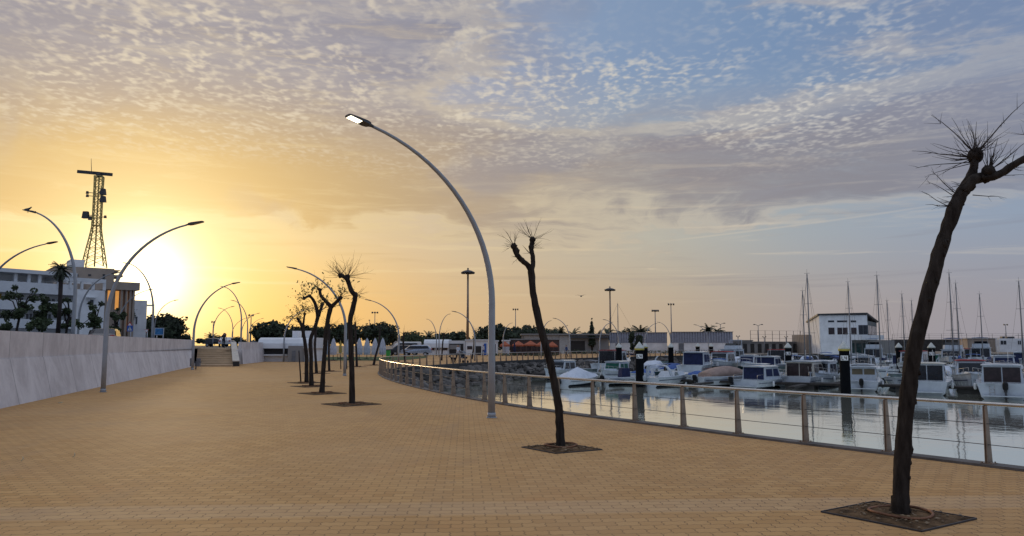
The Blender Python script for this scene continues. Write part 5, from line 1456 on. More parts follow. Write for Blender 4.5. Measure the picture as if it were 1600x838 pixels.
car(651, 118, 0, 4.6, 1.7, 1.8, PI, M_silver, 'silver blue people carrier parked left of the long white kiosk', 'mpv')
car(624, 121, 0, 4.3, 1.7, 1.8, PI, M_dkcar, 'dark car parked behind the railing tip lamp', 'hatch')
car(634, 127, 0, 5, 2.2, 1.9, PI, M_whcar, 'white van behind the silver people carrier', 'van')
r = car(355, 112, ZS, 4.2, 1.45, 1.75, R(100), M_whcar, 'white car with red rear lights at the top of the stairs', 'hatch')
car(165, 55, ZS, 4.2, 1.5, 1.75, R(110), M_dkcar, 'black car roof visible above the left wall', 'hatch')
car(339, 135, ZS, 4.4, 1.5, 1.75, 0, M_dkcar, 'dark car crossing at the top of the stairs', 'hatch')
# bin
b_ = G(606.5, 560.5); r = empty('waste_bin', b_, 0, 'bright green wheeled bin with dark lid at the lawn edge', 'bin')
m_ = MB(); m_.box((0, 0, .55), (.42, .5, .95), taper=1.12); m_.build('bin_body', M_hiv, r); m_ = MB(); m_.box((0, 0, 1.07), (.52, .6, .1)); m_.build('lid', M_dark, r)
m_ = MB(); m_.tube([(-.26, .25, .1), (.26, .25, .1)], .1, 10); m_.build('wheel', M_rubber, r)

# ------------------------------------------------------------ people
def person(loc, heading, label, top, bottom, walk=.35, arms='swing', sc=1.0, lean=0.0):
    import bmesh
    sk = [((0, 0, .95), .125), ((0, 0, 1.08), .12), ((.01 + lean * .3, 0, 1.25), .135), ((.02 + lean * .6, 0, 1.40), .13), ((.02 + lean * .8, 0, 1.50), .055), ((.035 + lean, 0, 1.60), .085), ((.045 + lean, 0, 1.70), .085)]
    ed = [(0, 1), (1, 2), (2, 3), (3, 4), (4, 5), (5, 6)]
    def add(par, p, r_): sk.append((p, r_)); ed.append((par, len(sk) - 1)); return len(sk) - 1
    for sg in (-1, 1):
        w = walk * sg
        h = add(0, (0, sg * .10, .88), .095); k = add(h, (w * .35 + .04, sg * .10, .50), .062); a = add(k, (w * .62 - (.1 if sg < 0 else 0), sg * .10, .09), .042); add(a, (w * .62 + .12 - (.1 if sg < 0 else 0), sg * .11, .04), .04)
        s_ = add(3, (.01 + lean * .6, sg * .18, 1.41), .06)
        if arms == 'push': e = add(s_, (.10 + lean, sg * .21, 1.15), .042); hnd = add(e, (.36 + lean, sg * .18, 1.04), .032); add(hnd, (.42 + lean, sg * .18, 1.03), .03)
        else: e = add(s_, (-w * .25, sg * .23, 1.14), .042); hnd = add(e, (-w * .35 + .10, sg * .22, .90), .032); add(hnd, (-w * .35 + .14, sg * .21, .82), .03)
    me = bpy.data.meshes.new('person'); bm = bmesh.new(); ly = bm.verts.layers.skin.verify(); vl = [bm.verts.new(Vector(p) * sc) for p, _ in sk]
    for a, b in ed: bm.edges.new((vl[a], vl[b]))
    for v, (_, r_) in zip(vl, sk): v[ly].radius = (r_ * sc, r_ * sc)
    vl[0][ly].use_root = True
    bm.to_mesh(me); bm.free()
    tmp = bpy.data.objects.new('person_tmp', me); COL.objects.link(tmp)
    md = tmp.modifiers.new('skin', 'SKIN'); md.use_smooth_shade = True; tmp.modifiers.new('sub', 'SUBSURF').levels = 2
    dg = bpy.context.evaluated_depsgraph_get(); dg.update(); ev = tmp.evaluated_get(dg); m2 = bpy.data.meshes.new_from_object(ev)
    bpy.data.objects.remove(tmp)
    for mm in (M_skin, top, bottom, M_dark): m2.materials.append(mm)
    for p in m2.polygons:
        c = p.center / sc; p.use_smooth = True
        p.material_index = 3 if c.z > 1.66 or (c.z > 1.56 and c.x < .02 + lean) or c.z < .09 else 0 if c.z > 1.46 or (abs(c.y) > .17 and c.z < 1.0 and c.z > .7 and arms != 'push') or (arms == 'push' and c.x > .3) else 1 if c.z > .93 else 2
    o = bpy.data.objects.new('person', m2); COL.objects.link(o); o.location = loc; o.rotation_euler = (0, 0, heading)
    tag(o, label, 'person'); return o
pb = G(716.5, 566); pb.y = 74; pb.x = Xat(715.5, 74)
person(pb + Vector((0, 0, 0)), R(-40), 'person in a white shirt and dark trousers pushing a pushchair on the far promenade', M_shirt, M_cloth, .4, 'push')
# pushchair
q = pb + Vector((math.cos(R(-40)) * .75, math.sin(R(-40)) * .75, 0)); r = empty('pushchair', q, R(-40), 'dark pushchair pushed by the person in the white shirt', 'pushchair')
m_ = MB(); m_.loft([[(x, y, z) for x, z in ((-.15, .45), (.28, .40), (.34, .55), (-.02, .62), (-.20, 1.0), (-.30, .95))] for y in (-.2, .2)], False); m_.build('seat', M_cloth, r)
m_ = MB(); m_.loft([[(math.cos(a) * .3 - .12, y, .78 + math.sin(a) * .34) for a in [R(20 + 20 * k) for k in range(8)]] for y in (-.22, .22)], False); m_.build('hood', M_greycl, r)
m_ = MB()
for sy in (-.22, .22):
    m_.tube([(-.38, sy, 1.04), (-.1, sy, .5), (.3, sy, .14)], .014, 6); m_.tube([(.1, sy, .55), (-.3, sy, .14)], .014, 6)
m_.tube([(-.38, -.22, 1.04), (-.38, .22, 1.04)], .016, 6); m_.build('frame', M_alu, r)
for sx in (-.3, .32):
    for sy in (-.24, .24): w = MB(); w.tube([(sx, sy - .02, .12), (sx, sy + .02, .12)], .12, 12); w.build('wheel', M_rubber, r)
# dog
d_ = Vector((Xat(708.5, 73.5), 73.5, 0)); r = MB()
r.loft([[(x, math.cos(a) * w * .7, z + math.sin(a) * w) for a in [2 * PI * k / 10 for k in range(10)]] for x, w, z in ((-.30, .03, .42), (-.26, .09, .42), (-.1, .10, .41), (.1, .12, .40), (.22, .11, .43), (.30, .07, .52), (.36, .07, .60), (.44, .065, .62), (.50, .04, .59), (.56, .025, .57))])
for x, sg in ((-.24, -1), (-.22, 1), (.18, -1), (.2, 1)): r.tube([(x, sg * .07, .42), (x + (.04 if x < 0 else 0), sg * .07, .26), (x - (.04 if x < 0 else 0), sg * .07, .12), (x + .02, sg * .07, .0)], [.05, .035, .022, .025], 6)
r.tube([(-.29, 0, .44), (-.40, 0, .52), (-.46, 0, .62)], [.03, .02, .01], 6)
for sg in (-1, 1): r.tube([(.38, sg * .05, .66), (.35, sg * .07, .72)], [.03, .008], 5)
o = r.build('dog', M_black, None); o.location = d_; o.rotation_euler = (0, 0, R(150)); tag(o, 'black dog walking left of the person with the pushchair', 'dog')
person(Vector((Xat(885, 104), 104, 0)), R(200), 'person in dark clothes walking beside the lamp before the grey hall', M_cloth2, M_cloth, .3)
person(Vector((Xat(755, 121), 121, 0)), R(-60), 'person in a pale top standing before the kiosk with notice panels', M_shirt, M_cloth2, .1)
person(Vector((Xat(349.5, 88), 88, ZS)), R(90), 'dark clothed person standing at the top of the stairs below the round sign', M_cloth, M_cloth, .1)
person(Vector((Xat(1009, 131), 131, 0)), R(180), 'person in an orange top on the far promenade above the boats', M_orange, M_cloth, .3)
# terrace furniture by the kiosks: chairs and tables
def table_set(px, Y, label, i):
    r = empty('bistro_table', (Xat(px, Y), Y, 0), 0, label, 'table', 'tables on the kiosk terraces'); m_ = MB(); m_.cyl((0, 0, .72), .4, .03, 14); m_.build('tabletop', M_white, r)
    m_ = MB(); m_.cyl((0, 0, 0), .22, .02, 10); m_.cyl((0, 0, .02), .025, .70, 8); m_.build('pedestal', M_dark, r)
for i, (px, lb) in enumerate(((504, 'table left under the closed parasols'), (528, 'table between tree row lamp and ochre parasol'), (553, 'table right of the tallest bent tree'), (580, 'table beneath the right closed parasols'))): table_set(px, 88, 'small white round ' + lb, i)
# litter on the paving
for px, py, lb in ((33, 721, 'left pale straw scrap standing on the paving'), (114, 715, 'right pale straw scrap standing on the paving'), (94, 630, 'white paper scrap lying near the left wall')):
    b_ = G(px, py); m_ = MB(); 
    if py > 700: m_.tube([(0, 0, 0), (.012, .03, .035), (.008, .02, .065)], [.006, .009, .005], 6)
    else: m_.box((0, 0, .012), (.11, .05, .02)); m_.box((.03, .02, .025), (.06, .05, .012), .4)
    o = m_.build('litter', mat('pale_litter', (.60, .52, .34), .9), None); o.location = b_; tag(o, lb, 'litter')

# ------------------------------------------------------------ boats: x = forward from the stern, z = 0 the waterline
def hull_mb(L, B, H, bow=.45, flare=.12, tumble=.0, raked=.10, transom=.92):
    mb = MB(); rings = []
    N = 13
    for i in range(N):
        t = i / (N - 1)
        w = B / 2 * (transom + (1 - transom) * math.sin(min(1, t / .4) * PI / 2)) * max(.012, (1 - max(0, (t - .42) / .58) ** 2.1))
        zs = H * (1 + bow * t * t)
        x = L * t * (1 - .0)
        wl = w * (.88 - .25 * t); rk = raked * L * t ** 3
        k = 1 - .55 * t ** 4
        rings.append([(x + rk * .4, -w, zs), (x, -w * .985, zs - .09), (x - rk * .1, -wl * (.97), .16 + .2 * t * t), (x - rk * .8, -wl * .75 * k, -.12), (x - rk, 0, -.32), (x - rk * .8, wl * .75 * k, -.12), (x - rk * .1, wl * .97, .16 + .2 * t * t), (x, w * .985, zs - .09), (x + rk * .4, w, zs), (x + rk * .4, 0, zs + .03)])
    mb.loft(rings, False)
    for i in range(12 * 10):
        if i % 10 in (2, 3, 4, 5): mb.m[i] = 1
    return mb, lambda t: (B / 2 * (transom + (1 - transom) * math.sin(min(1, t / .4) * PI / 2)) * max(.012, (1 - max(0, (t - .42) / .58) ** 2.1)), H * (1 + bow * t * t))
def stripes(L, H, fn, m_, r, z=.62, th=.05):
    for sg in (-1, 1): stripe_mb(L, H, fn, z, th, 10, (sg,)).build('stripe', m_, r)
def stripe_mb(L, H, fn, z=.62, th=.05, n=10, sides=(-1, 1)):
    m = MB()
    for sg in sides:
        for i in range(n):
            t0 = .02 + .93 * i / n; t1 = .02 + .93 * (i + 1) / n
            a, ha = fn(t0); b, hb = fn(t1)
            def q(t, w, h, zz): return (L * t + .10 * L * t ** 3 * .4 * .5, sg * (w * (.985 - (1 - zz) * (.06 + .12 * t)) + .012), h * zz)
            m.poly([q(t0, a, ha, z), q(t1, b, hb, z), q(t1, b, hb, z + th), q(t0, a, ha, z + th)][::sg])
    return m
def box_part(name, m_, parent, c, s_, taper=1.0, M=None):
    b = MB(); b.box(c, s_, M=M, taper=taper); return b.build(name, m_, parent)
def outboard(parent, x, y, z, m_=None, s_=1.0, tilt=0.0):
    b = MB(); b.T = Matrix.Translation((x, y, z)) @ Matrix.Rotation(tilt, 4, 'Y')
    rings = []
    for zz, w, l, o in ((.0, .26, .36, 0), (.12, .33, .46, 0), (.38, .34, .50, -.02), (.52, .27, .42, -.04), (.58, .14, .22, -.05)):
        rings.append([(-.22 * s_ + o + math.cos(a) * l / 2 * s_, math.sin(a) * w / 2 * s_, zz * s_) for a in [2 * PI * k / 12 for k in range(12)]])
    b.loft(rings); e = b.build('outboard_motor', m_ or M_black, parent)
    g = MB(); g.T = Matrix.Translation((x, y, z)) @ Matrix.Rotation(tilt, 4, 'Y')
    g.box((-.20 * s_, 0, -.35 * s_), (.20 * s_, .12 * s_, .7 * s_)); g.box((-.28 * s_, 0, -.55 * s_), (.45 * s_, .28 * s_, .03)); g.box((-.02, 0, -.05), (.12, .2, .25)); g.build('motor_leg', M_dark, e)
def bow_rail(parent, L, fn, t0=.45, h=.45):
    b = MB(); 
    for sg in (-1, 1):
        pts = []
        for k in range(7):
            t = t0 + (.97 - t0) * k / 6; w, hh = fn(t); pts.append(Vector((L * t + .04 * L * t ** 3, sg * w * .93, hh + (h if k else 0.02))))
            if k: b.tube([(pts[-1].x, pts[-1].y, hh), pts[-1]], .013, 5)
        b.tube(pts, .016, 5)
    b.build('bow_rail', M_steel, parent)
def cabin_part(root, x0, x1, w, z0, h, m_, rear='two', pane=None, front_rake=.5, rear_rake=.05, roof_over=.25, roofm=None, mull=True, sidew=True, roof_h=.07):
    ws = w / 2; wt = ws * .90; z1 = z0 + h
    b = MB(); v = [(x0, -ws, z0), (x1, -ws * .92, z0), (x1 - front_rake, -wt * .92, z1), (x0 + rear_rake, -wt, z1), (x0, ws, z0), (x1, ws * .92, z0), (x1 - front_rake, wt * .92, z1), (x0 + rear_rake, wt, z1)]
    ids = [b.vert(p) for p in v]
    for q in ((0, 1, 2, 3), (5, 4, 7, 6), (4, 0, 3, 7), (1, 5, 6, 2), (3, 2, 6, 7)): b.face([ids[k] for k in q])
    cb = b.build('cabin', m_, root)
    rf = MB(); rings = []
    for t in (0, .04, .5, .92, 1.0):
        x = x0 - roof_over + t * (x1 - front_rake + .18 - x0 + roof_over); q = .86 if t in (0, 1.0) else 1
        rings.append([(x, -wt * 1.08 * q, z1 + .01), (x, -wt * 1.08 * q, z1 + .04), (x, -wt * .6 * q, z1 + roof_h + .03), (x, wt * .6 * q, z1 + roof_h + .03), (x, wt * 1.08 * q, z1 + .04), (x, wt * 1.08 * q, z1 + .01)])
    rf.loft(rings, False); rf.build('cabin_roof', roofm or m_, root)
    pane = pane or M_glass
    def rp(y0, y1, a, c, name='window'):
        g = MB(); e = .012
        f = lambda z: x0 + rear_rake * ((z - z0) / h) - e
        g.poly([(f(a), y0, a), (f(c), y0, c), (f(c), y1, c), (f(a), y1, a)]); g.build(name, pane, cb)
    if rear == 'two': rp(-ws * .84, -.03, z0 + .04, z1 - .12); rp(.03, ws * .84, z0 + .04, z1 - .12)
    elif rear == 'full': rp(-ws * .86, ws * .86, z0 + .03, z1 - .06)
    elif rear == 'half': rp(-ws * .80, -.05, z0 + h * .55, z1 - .13); rp(.05, ws * .80, z0 + h * .55, z1 - .13)
    if sidew:
        for sg in (-1, 1):
            for a, c in ((.08, .45), (.50, .86)):
                g = MB()
                pt = []
                for t, zz in ((a, .38), (c, .38), (min(c, .8) - .02 if c > .8 else c, .86), (a + .01, .86)):
                    x = x0 + (x1 - x0) * t; q = ws + (ws * .92 - ws) * t; yw = q + (wt * (1 - .08 * t) - q) * zz
                    pt.append((x, sg * (yw + .012), z0 + h * zz))
                g.poly(pt[::-sg] if sg < 0 else pt[::-1]); g.build('side_window', pane, cb)
    g = MB(); e = .012
    A = lambda zz, y: (x1 - front_rake * zz + e, y * (ws * .92 + (wt * .92 - ws * .92) * zz), z0 + h * zz)
    g.poly([A(.42, -.85), A(.42, .85), A(.9, .85), A(.9, -.85)]); g.build('windscreen', pane, cb)
    return cb
def canopy_part(root, x0, x1, w, z0, h, m_, slope=.35, name='canopy'):
    b = MB(); rings = []
    for t in [k / 8 for k in range(9)]:
        x = x0 + (x1 - x0) * t; hh = h * (math.sin(min(1, .25 + t * 1.3) * PI / 2) if t < .6 else 1 - ((t - .6) / .4) ** 1.6 * .75); ww = w / 2 * (1 - .12 * t)
        rings.append([(x, -ww, z0), (x, -ww * .96, z0 + hh * .55), (x, -ww * .72, z0 + hh * .93), (x, 0, z0 + hh), (x, ww * .72, z0 + hh * .93), (x, ww * .96, z0 + hh * .55), (x, ww, z0)])
    b.loft(rings, True); b.build(name, m_, root)
def fenders(root, L, fn, ts=(.3, .6), m_=None):
    for t in ts:
        for sg in (-1, 1):
            w, h = fn(t); f = MB(); x = L * t; y = sg * (w * .98 + .09)
            f.tube([(x, y, h - .62), (x, y, h - .56), (x, y, h - .2), (x, y, h - .14)], [.04, .09, .09, .03], 8); f.build('fender', m_ or M_white, root)
def boat_root(loc, heading, label, name='motorboat', cat='boat', group=None):
    return empty(name, loc, heading, label, cat, group)
HV = math.atan2(.847, .531)          # heading of boats in the first row (bow away)

def cabin_boat(loc, hd, label, L=7, B=2.8, H=.95, ch=1.3, pane=None, rear='two', cabm=None, roofm=None, hullm=None, motor=True, motor_y=.0, curtain=None, clen=.42, cx=.22, z0f=.72, ladder=True, stripe=None, group=None, name='cabin_cruiser', roofrail=False, seat=False, mcol=None):
    r = boat_root(loc, hd, label, name, 'boat', group)
    hm, fn = hull_mb(L, B, H); hm.build('hull', [hullm or M_gel, M_boot], r)
    stripes(L, H, fn, stripe or M_navy, r)
    b = MB(); b.box((-.28, 0, .26), (.50, B * .74, .07)); b.build('swim_platform', hullm or M_gel, r)
    b = MB(); b.box((.02, B * .22, H + .01), (.3, .5, .12)); b.build('locker', M_gel2, r)
    cabin_part(r, L * cx, L * (cx + clen), B * .80, H * z0f, ch + H * (1 - z0f), cabm or hullm or M_gel, rear, pane, roofm=roofm)
    # foredeck trunk
    b = MB(); rings = []
    for t, q, hh in ((cx + clen - .02, .62, .30), (.78, .50, .24), (.90, .22, .10)):
        w, h = fn(min(t, .9)); rings.append([(L * t, -w * q, h), (L * t, -w * q * .8, h + hh), (L * t, w * q * .8, h + hh), (L * t, w * q, h)])
    b.loft(rings, False); b.build('foredeck', hullm or M_gel, r)
    if motor: outboard(r, -.05, motor_y, H * .62, mcol)
    if ladder:
        g = MB(); y = motor_y + .75
        for yy in (y - .14, y + .14): g.tube([(-.05, yy, .15), (-.05, yy, H * .85)], .014, 5)
        for z in (.25, .5, .72): g.tube([(-.05, y - .14, z), (-.05, y + .14, z)], .012, 5)
        g.build('ladder', M_steel, r)
    bow_rail(r, L, fn)
    fenders(r, L, fn)
    g = MB()
    for sg in (-1, 1): g.tube([(.1, sg * B * .40, H), (.12, sg * B * .40, H + .42), (L * cx - .05, sg * B * .40, H + .48)], .016, 5)
    g.build('cockpit_rail', M_steel, r)
    an = MB(); an.tube([(L * cx + .6, -.4, H + ch), (L * cx + .5, -.42, H + ch + 1.1)], .012, 4); an.build('antenna', M_white, r)
    return r
def open_boat(loc, hd, label, L=5.2, B=2.1, H=.62, cover=None, console=None, windscreen=True, hullm=None, canopy=None, arch=False, motor_m=None, bimini=None, group=None, chh=.85, name='motorboat'):
    r = boat_root(loc, hd, label, name, 'boat', group); hm, fn = hull_mb(L, B, H, bow=.35); hm.build('hull', [hullm or M_gel, M_boot], r)
    stripes(L, H, fn, M_navy, r, .7, .06)
    g = MB()
    w0, _ = fn(.2)
    for sg in (-1, 1):
        pts = [Vector((L * t + .02, sg * fn(t)[0] * .96, fn(t)[1] + .04)) for t in [k / 8 for k in range(8)]]
        g.tube(pts, .05, 6)
    g.build('gunwale', hullm or M_gel, r)
    if console:
        box_part('console_cover', console, r, (L * .38, 0, H + .45), (.9, .8, 1.0), .85)
    if windscreen:
        g = MB(); z = H + .04; xs = L * .55
        pt = [(xs - .5, -B * .42), (xs + .25, -B * .34), (xs + .5, 0), (xs + .25, B * .34), (xs - .5, B * .42)]
        for a, b in zip(pt, pt[1:]): g.poly([(a[0], a[1], z), (b[0], b[1], z), (b[0] - .25, b[1] * .92, z + .42), (a[0] - .25, a[1] * .92, z + .42)])
        g.build('windscreen', M_glassg, r)
        f = MB(); f.tube([(p[0] - .25, p[1] * .92, z + .43) for p in pt], .022, 6); f.build('windscreen_frame', M_white, r)
    if cover:
        b = MB(); rings = []
        for t, hh in ((.02, .10), (.12, .32), (.35, .50), (.55, .46), (.75, .22), (.93, .08)):
            w, h = fn(t); rings.append([(L * t, -w * 1.02, h - .06), (L * t, -w * .85, h + hh * .4), (L * t, 0, h + hh), (L * t, w * .85, h + hh * .4), (L * t, w * 1.02, h - .06)])
        b.loft(rings, True); b.build('boat_cover', cover, r)
    if canopy: canopy_part(r, L * .10, L * .66, B * .92, H + .02, chh, canopy)
    if bimini:
        b = MB(); z = H + 1.35; rings = []
        for t in (0, .5, 1): rings.append([(L * (.25 + .3 * t), y, z - abs(y) ** 2 * .12 - (.06 if t != .5 else 0)) for y in [B * .46 * (k / 3 - 1) for k in range(7)]])
        b.loft(rings, True, False, False); b2 = [[(p[0], p[1], p[2] - .03) for p in rr[::-1]] for rr in rings]; b.loft(b2, True, False, False); b.build('bimini_top', bimini, r)
        f = MB()
        for sg in (-1, 1):
            f.tube([(L * .25, sg * B * .45, z - .1), (L * .4, sg * B * .46, H), (L * .55, sg * B * .45, z - .1)], .014, 5)
        f.build('bimini_frame', M_steel, r)
    if arch:
        f = MB(); xs = L * .30
        f.loft([[(xs + o_, y_ - .06, z_), (xs + o_ + .35, y_ - .06, z_), (xs + o_ + .35, y_ + .06, z_ + .02), (xs + o_, y_ + .06, z_ + .02)] for o_, y_, z_ in ((0, -B * .46, H), (-.25, -B * .42, H + .7), (-.4, -B * .32, H + 1.05), (-.42, 0, H + 1.15), (-.4, B * .32, H + 1.05), (-.25, B * .42, H + .7), (0, B * .46, H))], False)
        f.build('radar_arch', hullm or M_gel, r)
    outboard(r, -.05, 0, H * .65, motor_m, .9)
    return r
def sail_boat(loc, hd, label, L=9, B=2.9, H=.95, mast=10, hullm=None, sailc=None, rake=0.0, group='sailboats with bare masts'):
    r = boat_root(loc, hd, label, 'sailboat', 'sailboat', group); hm, fn = hull_mb(L, B, H, .3, transom=.7, raked=.14); hm.build('hull', [hullm or M_gel, M_boot], r)
    stripes(L, H, fn, M_navy, r, .78, .06)
    b = MB(); rings = []
    for t, q, hh in ((.22, .6, .34), (.5, .62, .36), (.68, .45, .22), (.78, .2, .06)):
        w, h = fn(t); rings.append([(L * t, -w * q, h), (L * t, -w * q * .85, h + hh), (L * t, w * q * .85, h + hh), (L * t, w * q, h)])
    b.loft(rings, False); cb = b.build('coachroof', hullm or M_gel, r)
    for sg in (-1, 1):
        g = MB(); w, h = fn(.5); g.poly([(L * .32, sg * (w * .60), h + .12), (L * .6, sg * (w * .56), h + .12), (L * .6, sg * (w * .52), h + .26), (L * .32, sg * (w * .565), h + .26)][::sg]); g.build('side_window', M_glass, cb)
    x = L * .56; m = MB(); top = Vector((x - rake * mast, 0, mast)); m.tube([(x, 0, H), top], [.075, .05], 8)
    for zz in (.45, .72): 
        p = Vector((x, 0, 0)).lerp(top, zz); p.z = mast * zz; m.tube([p + Vector((0, -.75 * (1.2 - zz), 0)), p + Vector((0, .75 * (1.2 - zz), 0))], .02, 5)
    m.tube([top + Vector((0, -.25, .05)), top + Vector((0, .25, .05))], .015, 4); m.tube([top, top + Vector((0, 0, .45))], .012, 4)
    m.build('mast', M_mast, r)
    b = MB(); b.tube([(x - .1, 0, H + 1.0), (L * .12, 0, H + .95)], .05, 6); bo = b.build('boom', M_mast, r)
    s_ = MB(); s_.tube([(x - .15, 0, H + 1.12), (L * .35, 0, H + 1.12), (L * .13, 0, H + 1.05)], [.17, .13, .08], 8); s_.build('sail_cover', sailc or M_navy, bo)
    w_ = MB()
    for q in ((L * 1.0, 0, H * 1.3), (.05, 0, H)): w_.tube([top, q], .012, 3, False)
    for sg in (-1, 1): p = Vector((x, 0, 0)).lerp(top, .72); p.z = mast * .72; w_.tube([top, p + Vector((0, sg * .36, 0)), (x, sg * B * .46, H)], .010, 3, False)
    w_.build('rigging', M_dark, r)
    bow_rail(r, L, fn, .7)
    return r

def wat(px, py): return G(px, py, WL)
FR = 'boats moored in the front row'
cabin_boat(wat(1568, 625), HV, 'big white cabin boat with two dark panes at the right edge', 8, 3.15, 1.12, 1.22, M_brownpane, 'two', motor_y=-.15, group=FR)
cabin_boat(wat(1447, 618), HV, 'white cabin boat with two dark panes partly behind the large leaning tree', 7.5, 3.05, 1.05, 1.30, M_glass, 'two', motor=False, roofm=M_cream, group=FR)
cabin_boat(wat(1347, 612), HV + .05, 'small white fishing cabin boat with shuttered upper windows right of the thick pile', 5.6, 2.6, .82, 1.12, mat('shutter_pane', (.15, .12, .07), .4), 'half', motor_y=.0, group=FR, cx=.30, clen=.3, ladder=False)
cabin_boat(wat(1240, 607), HV - .12, 'large white cabin boat with wide brown glass doors left of the thick pile', 7.6, 3.15, 1.0, 1.30, M_brownpane, 'two', motor=False, cabm=M_cream, roofm=M_gel2, group=FR, cx=.2)
cabin_boat(wat(1164, 608), HV - .30, 'white cabin boat with a navy curtain across the back and a black outboard', 6.6, 2.75, .78, 1.12, M_navy, 'full', motor_y=1.15, group=FR, cx=.2, ladder=False)
r = open_boat(wat(1090, 604), HV - .75, 'white boat with a beige canvas canopy and pointed dark bow', 7.0, 2.7, .85, canopy=M_beige, windscreen=False, group=FR, chh=1.0)
r = open_boat(wat(1010, 605), HV - .2, 'white sports cruiser with a raked arch frame and open stern', 6.6, 2.7, .85, windscreen=True, arch=True, canopy=None, group=FR, motor_m=M_gel2, name='sports_cruiser')
box_part('windscreen_hood', M_gel, r, (6.6 * .62, 0, 1.1), (2.0, 1.9, .5), .7)
r = open_boat(wat(945, 602), HV - .65, 'slim white open boat with a tall navy console cover', 5.2, 2.0, .66, console=M_navy, windscreen=False, group=FR)
r = open_boat(wat(876, 604), HV - .12, 'boat under a peaked white tarpaulin just right of the slim forked tree', 5.8, 2.3, .62, windscreen=False, group=FR, motor_m=M_black)
b = MB(); L_, B_ = 5.8, 2.3; rings = []
for t, zb, zt_, w in ((.06, .62, .85, 1.12), (.22, .66, 1.35, 1.2), (.45, .7, 1.75, 1.2), (.66, .74, 1.40, 1.05), (.9, .85, 1.0, .5)):
    rings.append([(L_ * t, -w, zb), (L_ * t, -w * .55, (zb + zt_) / 2 + .12), (L_ * t, 0, zt_), (L_ * t, w * .55, (zb + zt_) / 2 + .12), (L_ * t, w, zb)])
b.loft(rings, False); b.build('tarpaulin', M_tarp, r)
# inflatable with black collar near the rocks
r = boat_root(wat(856, 592), 0.2, 'black inflatable boat behind the white tarpaulin boat', 'inflatable_boat', 'boat', None)
b = MB(); b.tube([(-1.9, -.75, .35), (1.2, -.75, .38), (1.9, -.35, .5), (2.1, 0, .55), (1.9, .35, .5), (1.2, .75, .38), (-1.9, .75, .35)], .24, 10); b.build('collar', M_black, r)
box_part('hull', M_gel2, r, (-.2, 0, .15), (3.4, 1.2, .2)); outboard(r, -1.9, 0, .4, None, .8)

# pontoons
U = Vector((.847, -.531, 0)); V = Vector((.531, .847, 0)); O = Vector((4, 64, WL))
def pontoon(v, s0, s1, label, fingers=True):
    c = O + V * v; r = empty('pontoon', c, math.atan2(U.y, U.x), label, 'pontoon', 'floating pontoons')
    b = MB(); b.box(((s0 + s1) / 2, 0, .42), (s1 - s0, 2.0, .16)); b.build('deck', M_wood, r)
    b = MB(); x = s0 + 2
    while x < s1: b.box((x, 0, .12), (2.2, 1.8, .42)); x += 4
    b.build('floats', M_concd, r)
    if fingers:
        b = MB(); x = s0 + 3.6
        while x < s1:
            b.box((x, -3.3, .36), (.5, 4.5, .14)); b.box((x + 1.8, 3.3, .36), (.5, 4.5, .14)); x += 7.4
        b.build('fingers', M_wood, r)
    b = MB(); x = s0 + 5
    while x < s1: b.box((x, .7, .95), (.22, .22, .9)); x += 9
    b.build('service_pedestals', M_white, r)
pontoon(9.2, -1, 48, 'front dark wooden pontoon behind the first row of boats')
pontoon(38, -13, 60, 'middle wooden pontoon behind the second and third rows')
pontoon(66, -22, 75, 'back wooden pontoon near the far quay')

# rows behind: everything one sees over and between the first ones
def fly_boat(loc, hd, label, top=None):
    r = cabin_boat(loc, hd, label, 9, 3.3, 1.25, 1.35, M_glass, 'two', motor=False, clen=.5, cx=.2, name='motor_yacht')
    z = 1.25 * .72 + 1.35 + .35 + .1
    b = MB(); b.loft([[(x, -w, z), (x, -w * .96, z + .5), (x, w * .96, z + .5), (x, w, z)] for x, w in ((2.0, 1.05), (4.2, 1.1), (5.0, .8))], False); b.build('upper_deck', M_gel, r)
    b = MB(); b.poly([(4.4, -.9, z + .5), (4.4, .9, z + .5), (4.15, .8, z + .85), (4.15, -.8, z + .85)]); b.build('upper_windscreen', M_glass, r)
    f = MB(); f.loft([[(2.0 + o, y, zz), (2.3 + o, y, zz), (2.3 + o, y, zz + .08), (2.0 + o, y, zz + .08)] for o, y, zz in ((0, -1.0, z + .4), (-.3, -.9, z + 1.3), (-.3, .9, z + 1.3), (0, 1.0, z + .4))], False); f.build('radar_arch', M_gel, r)
    if top: b = MB(); b.loft([[(x, y, z + 1.45 - y * y * .1) for y in (-1, -.5, 0, .5, 1)] + [(x, y, z + 1.40 - y * y * .1) for y in (1, .5, 0, -.5, -1)] for x in (1.9, 4.0)], False); b.build('upper_canopy', top, r)
    return r
protos = []
Z0 = (0, 0, -50)
def mk(f, *a, **k):
    o = f(Z0, 0, *a, **k); protos.append(o); return o
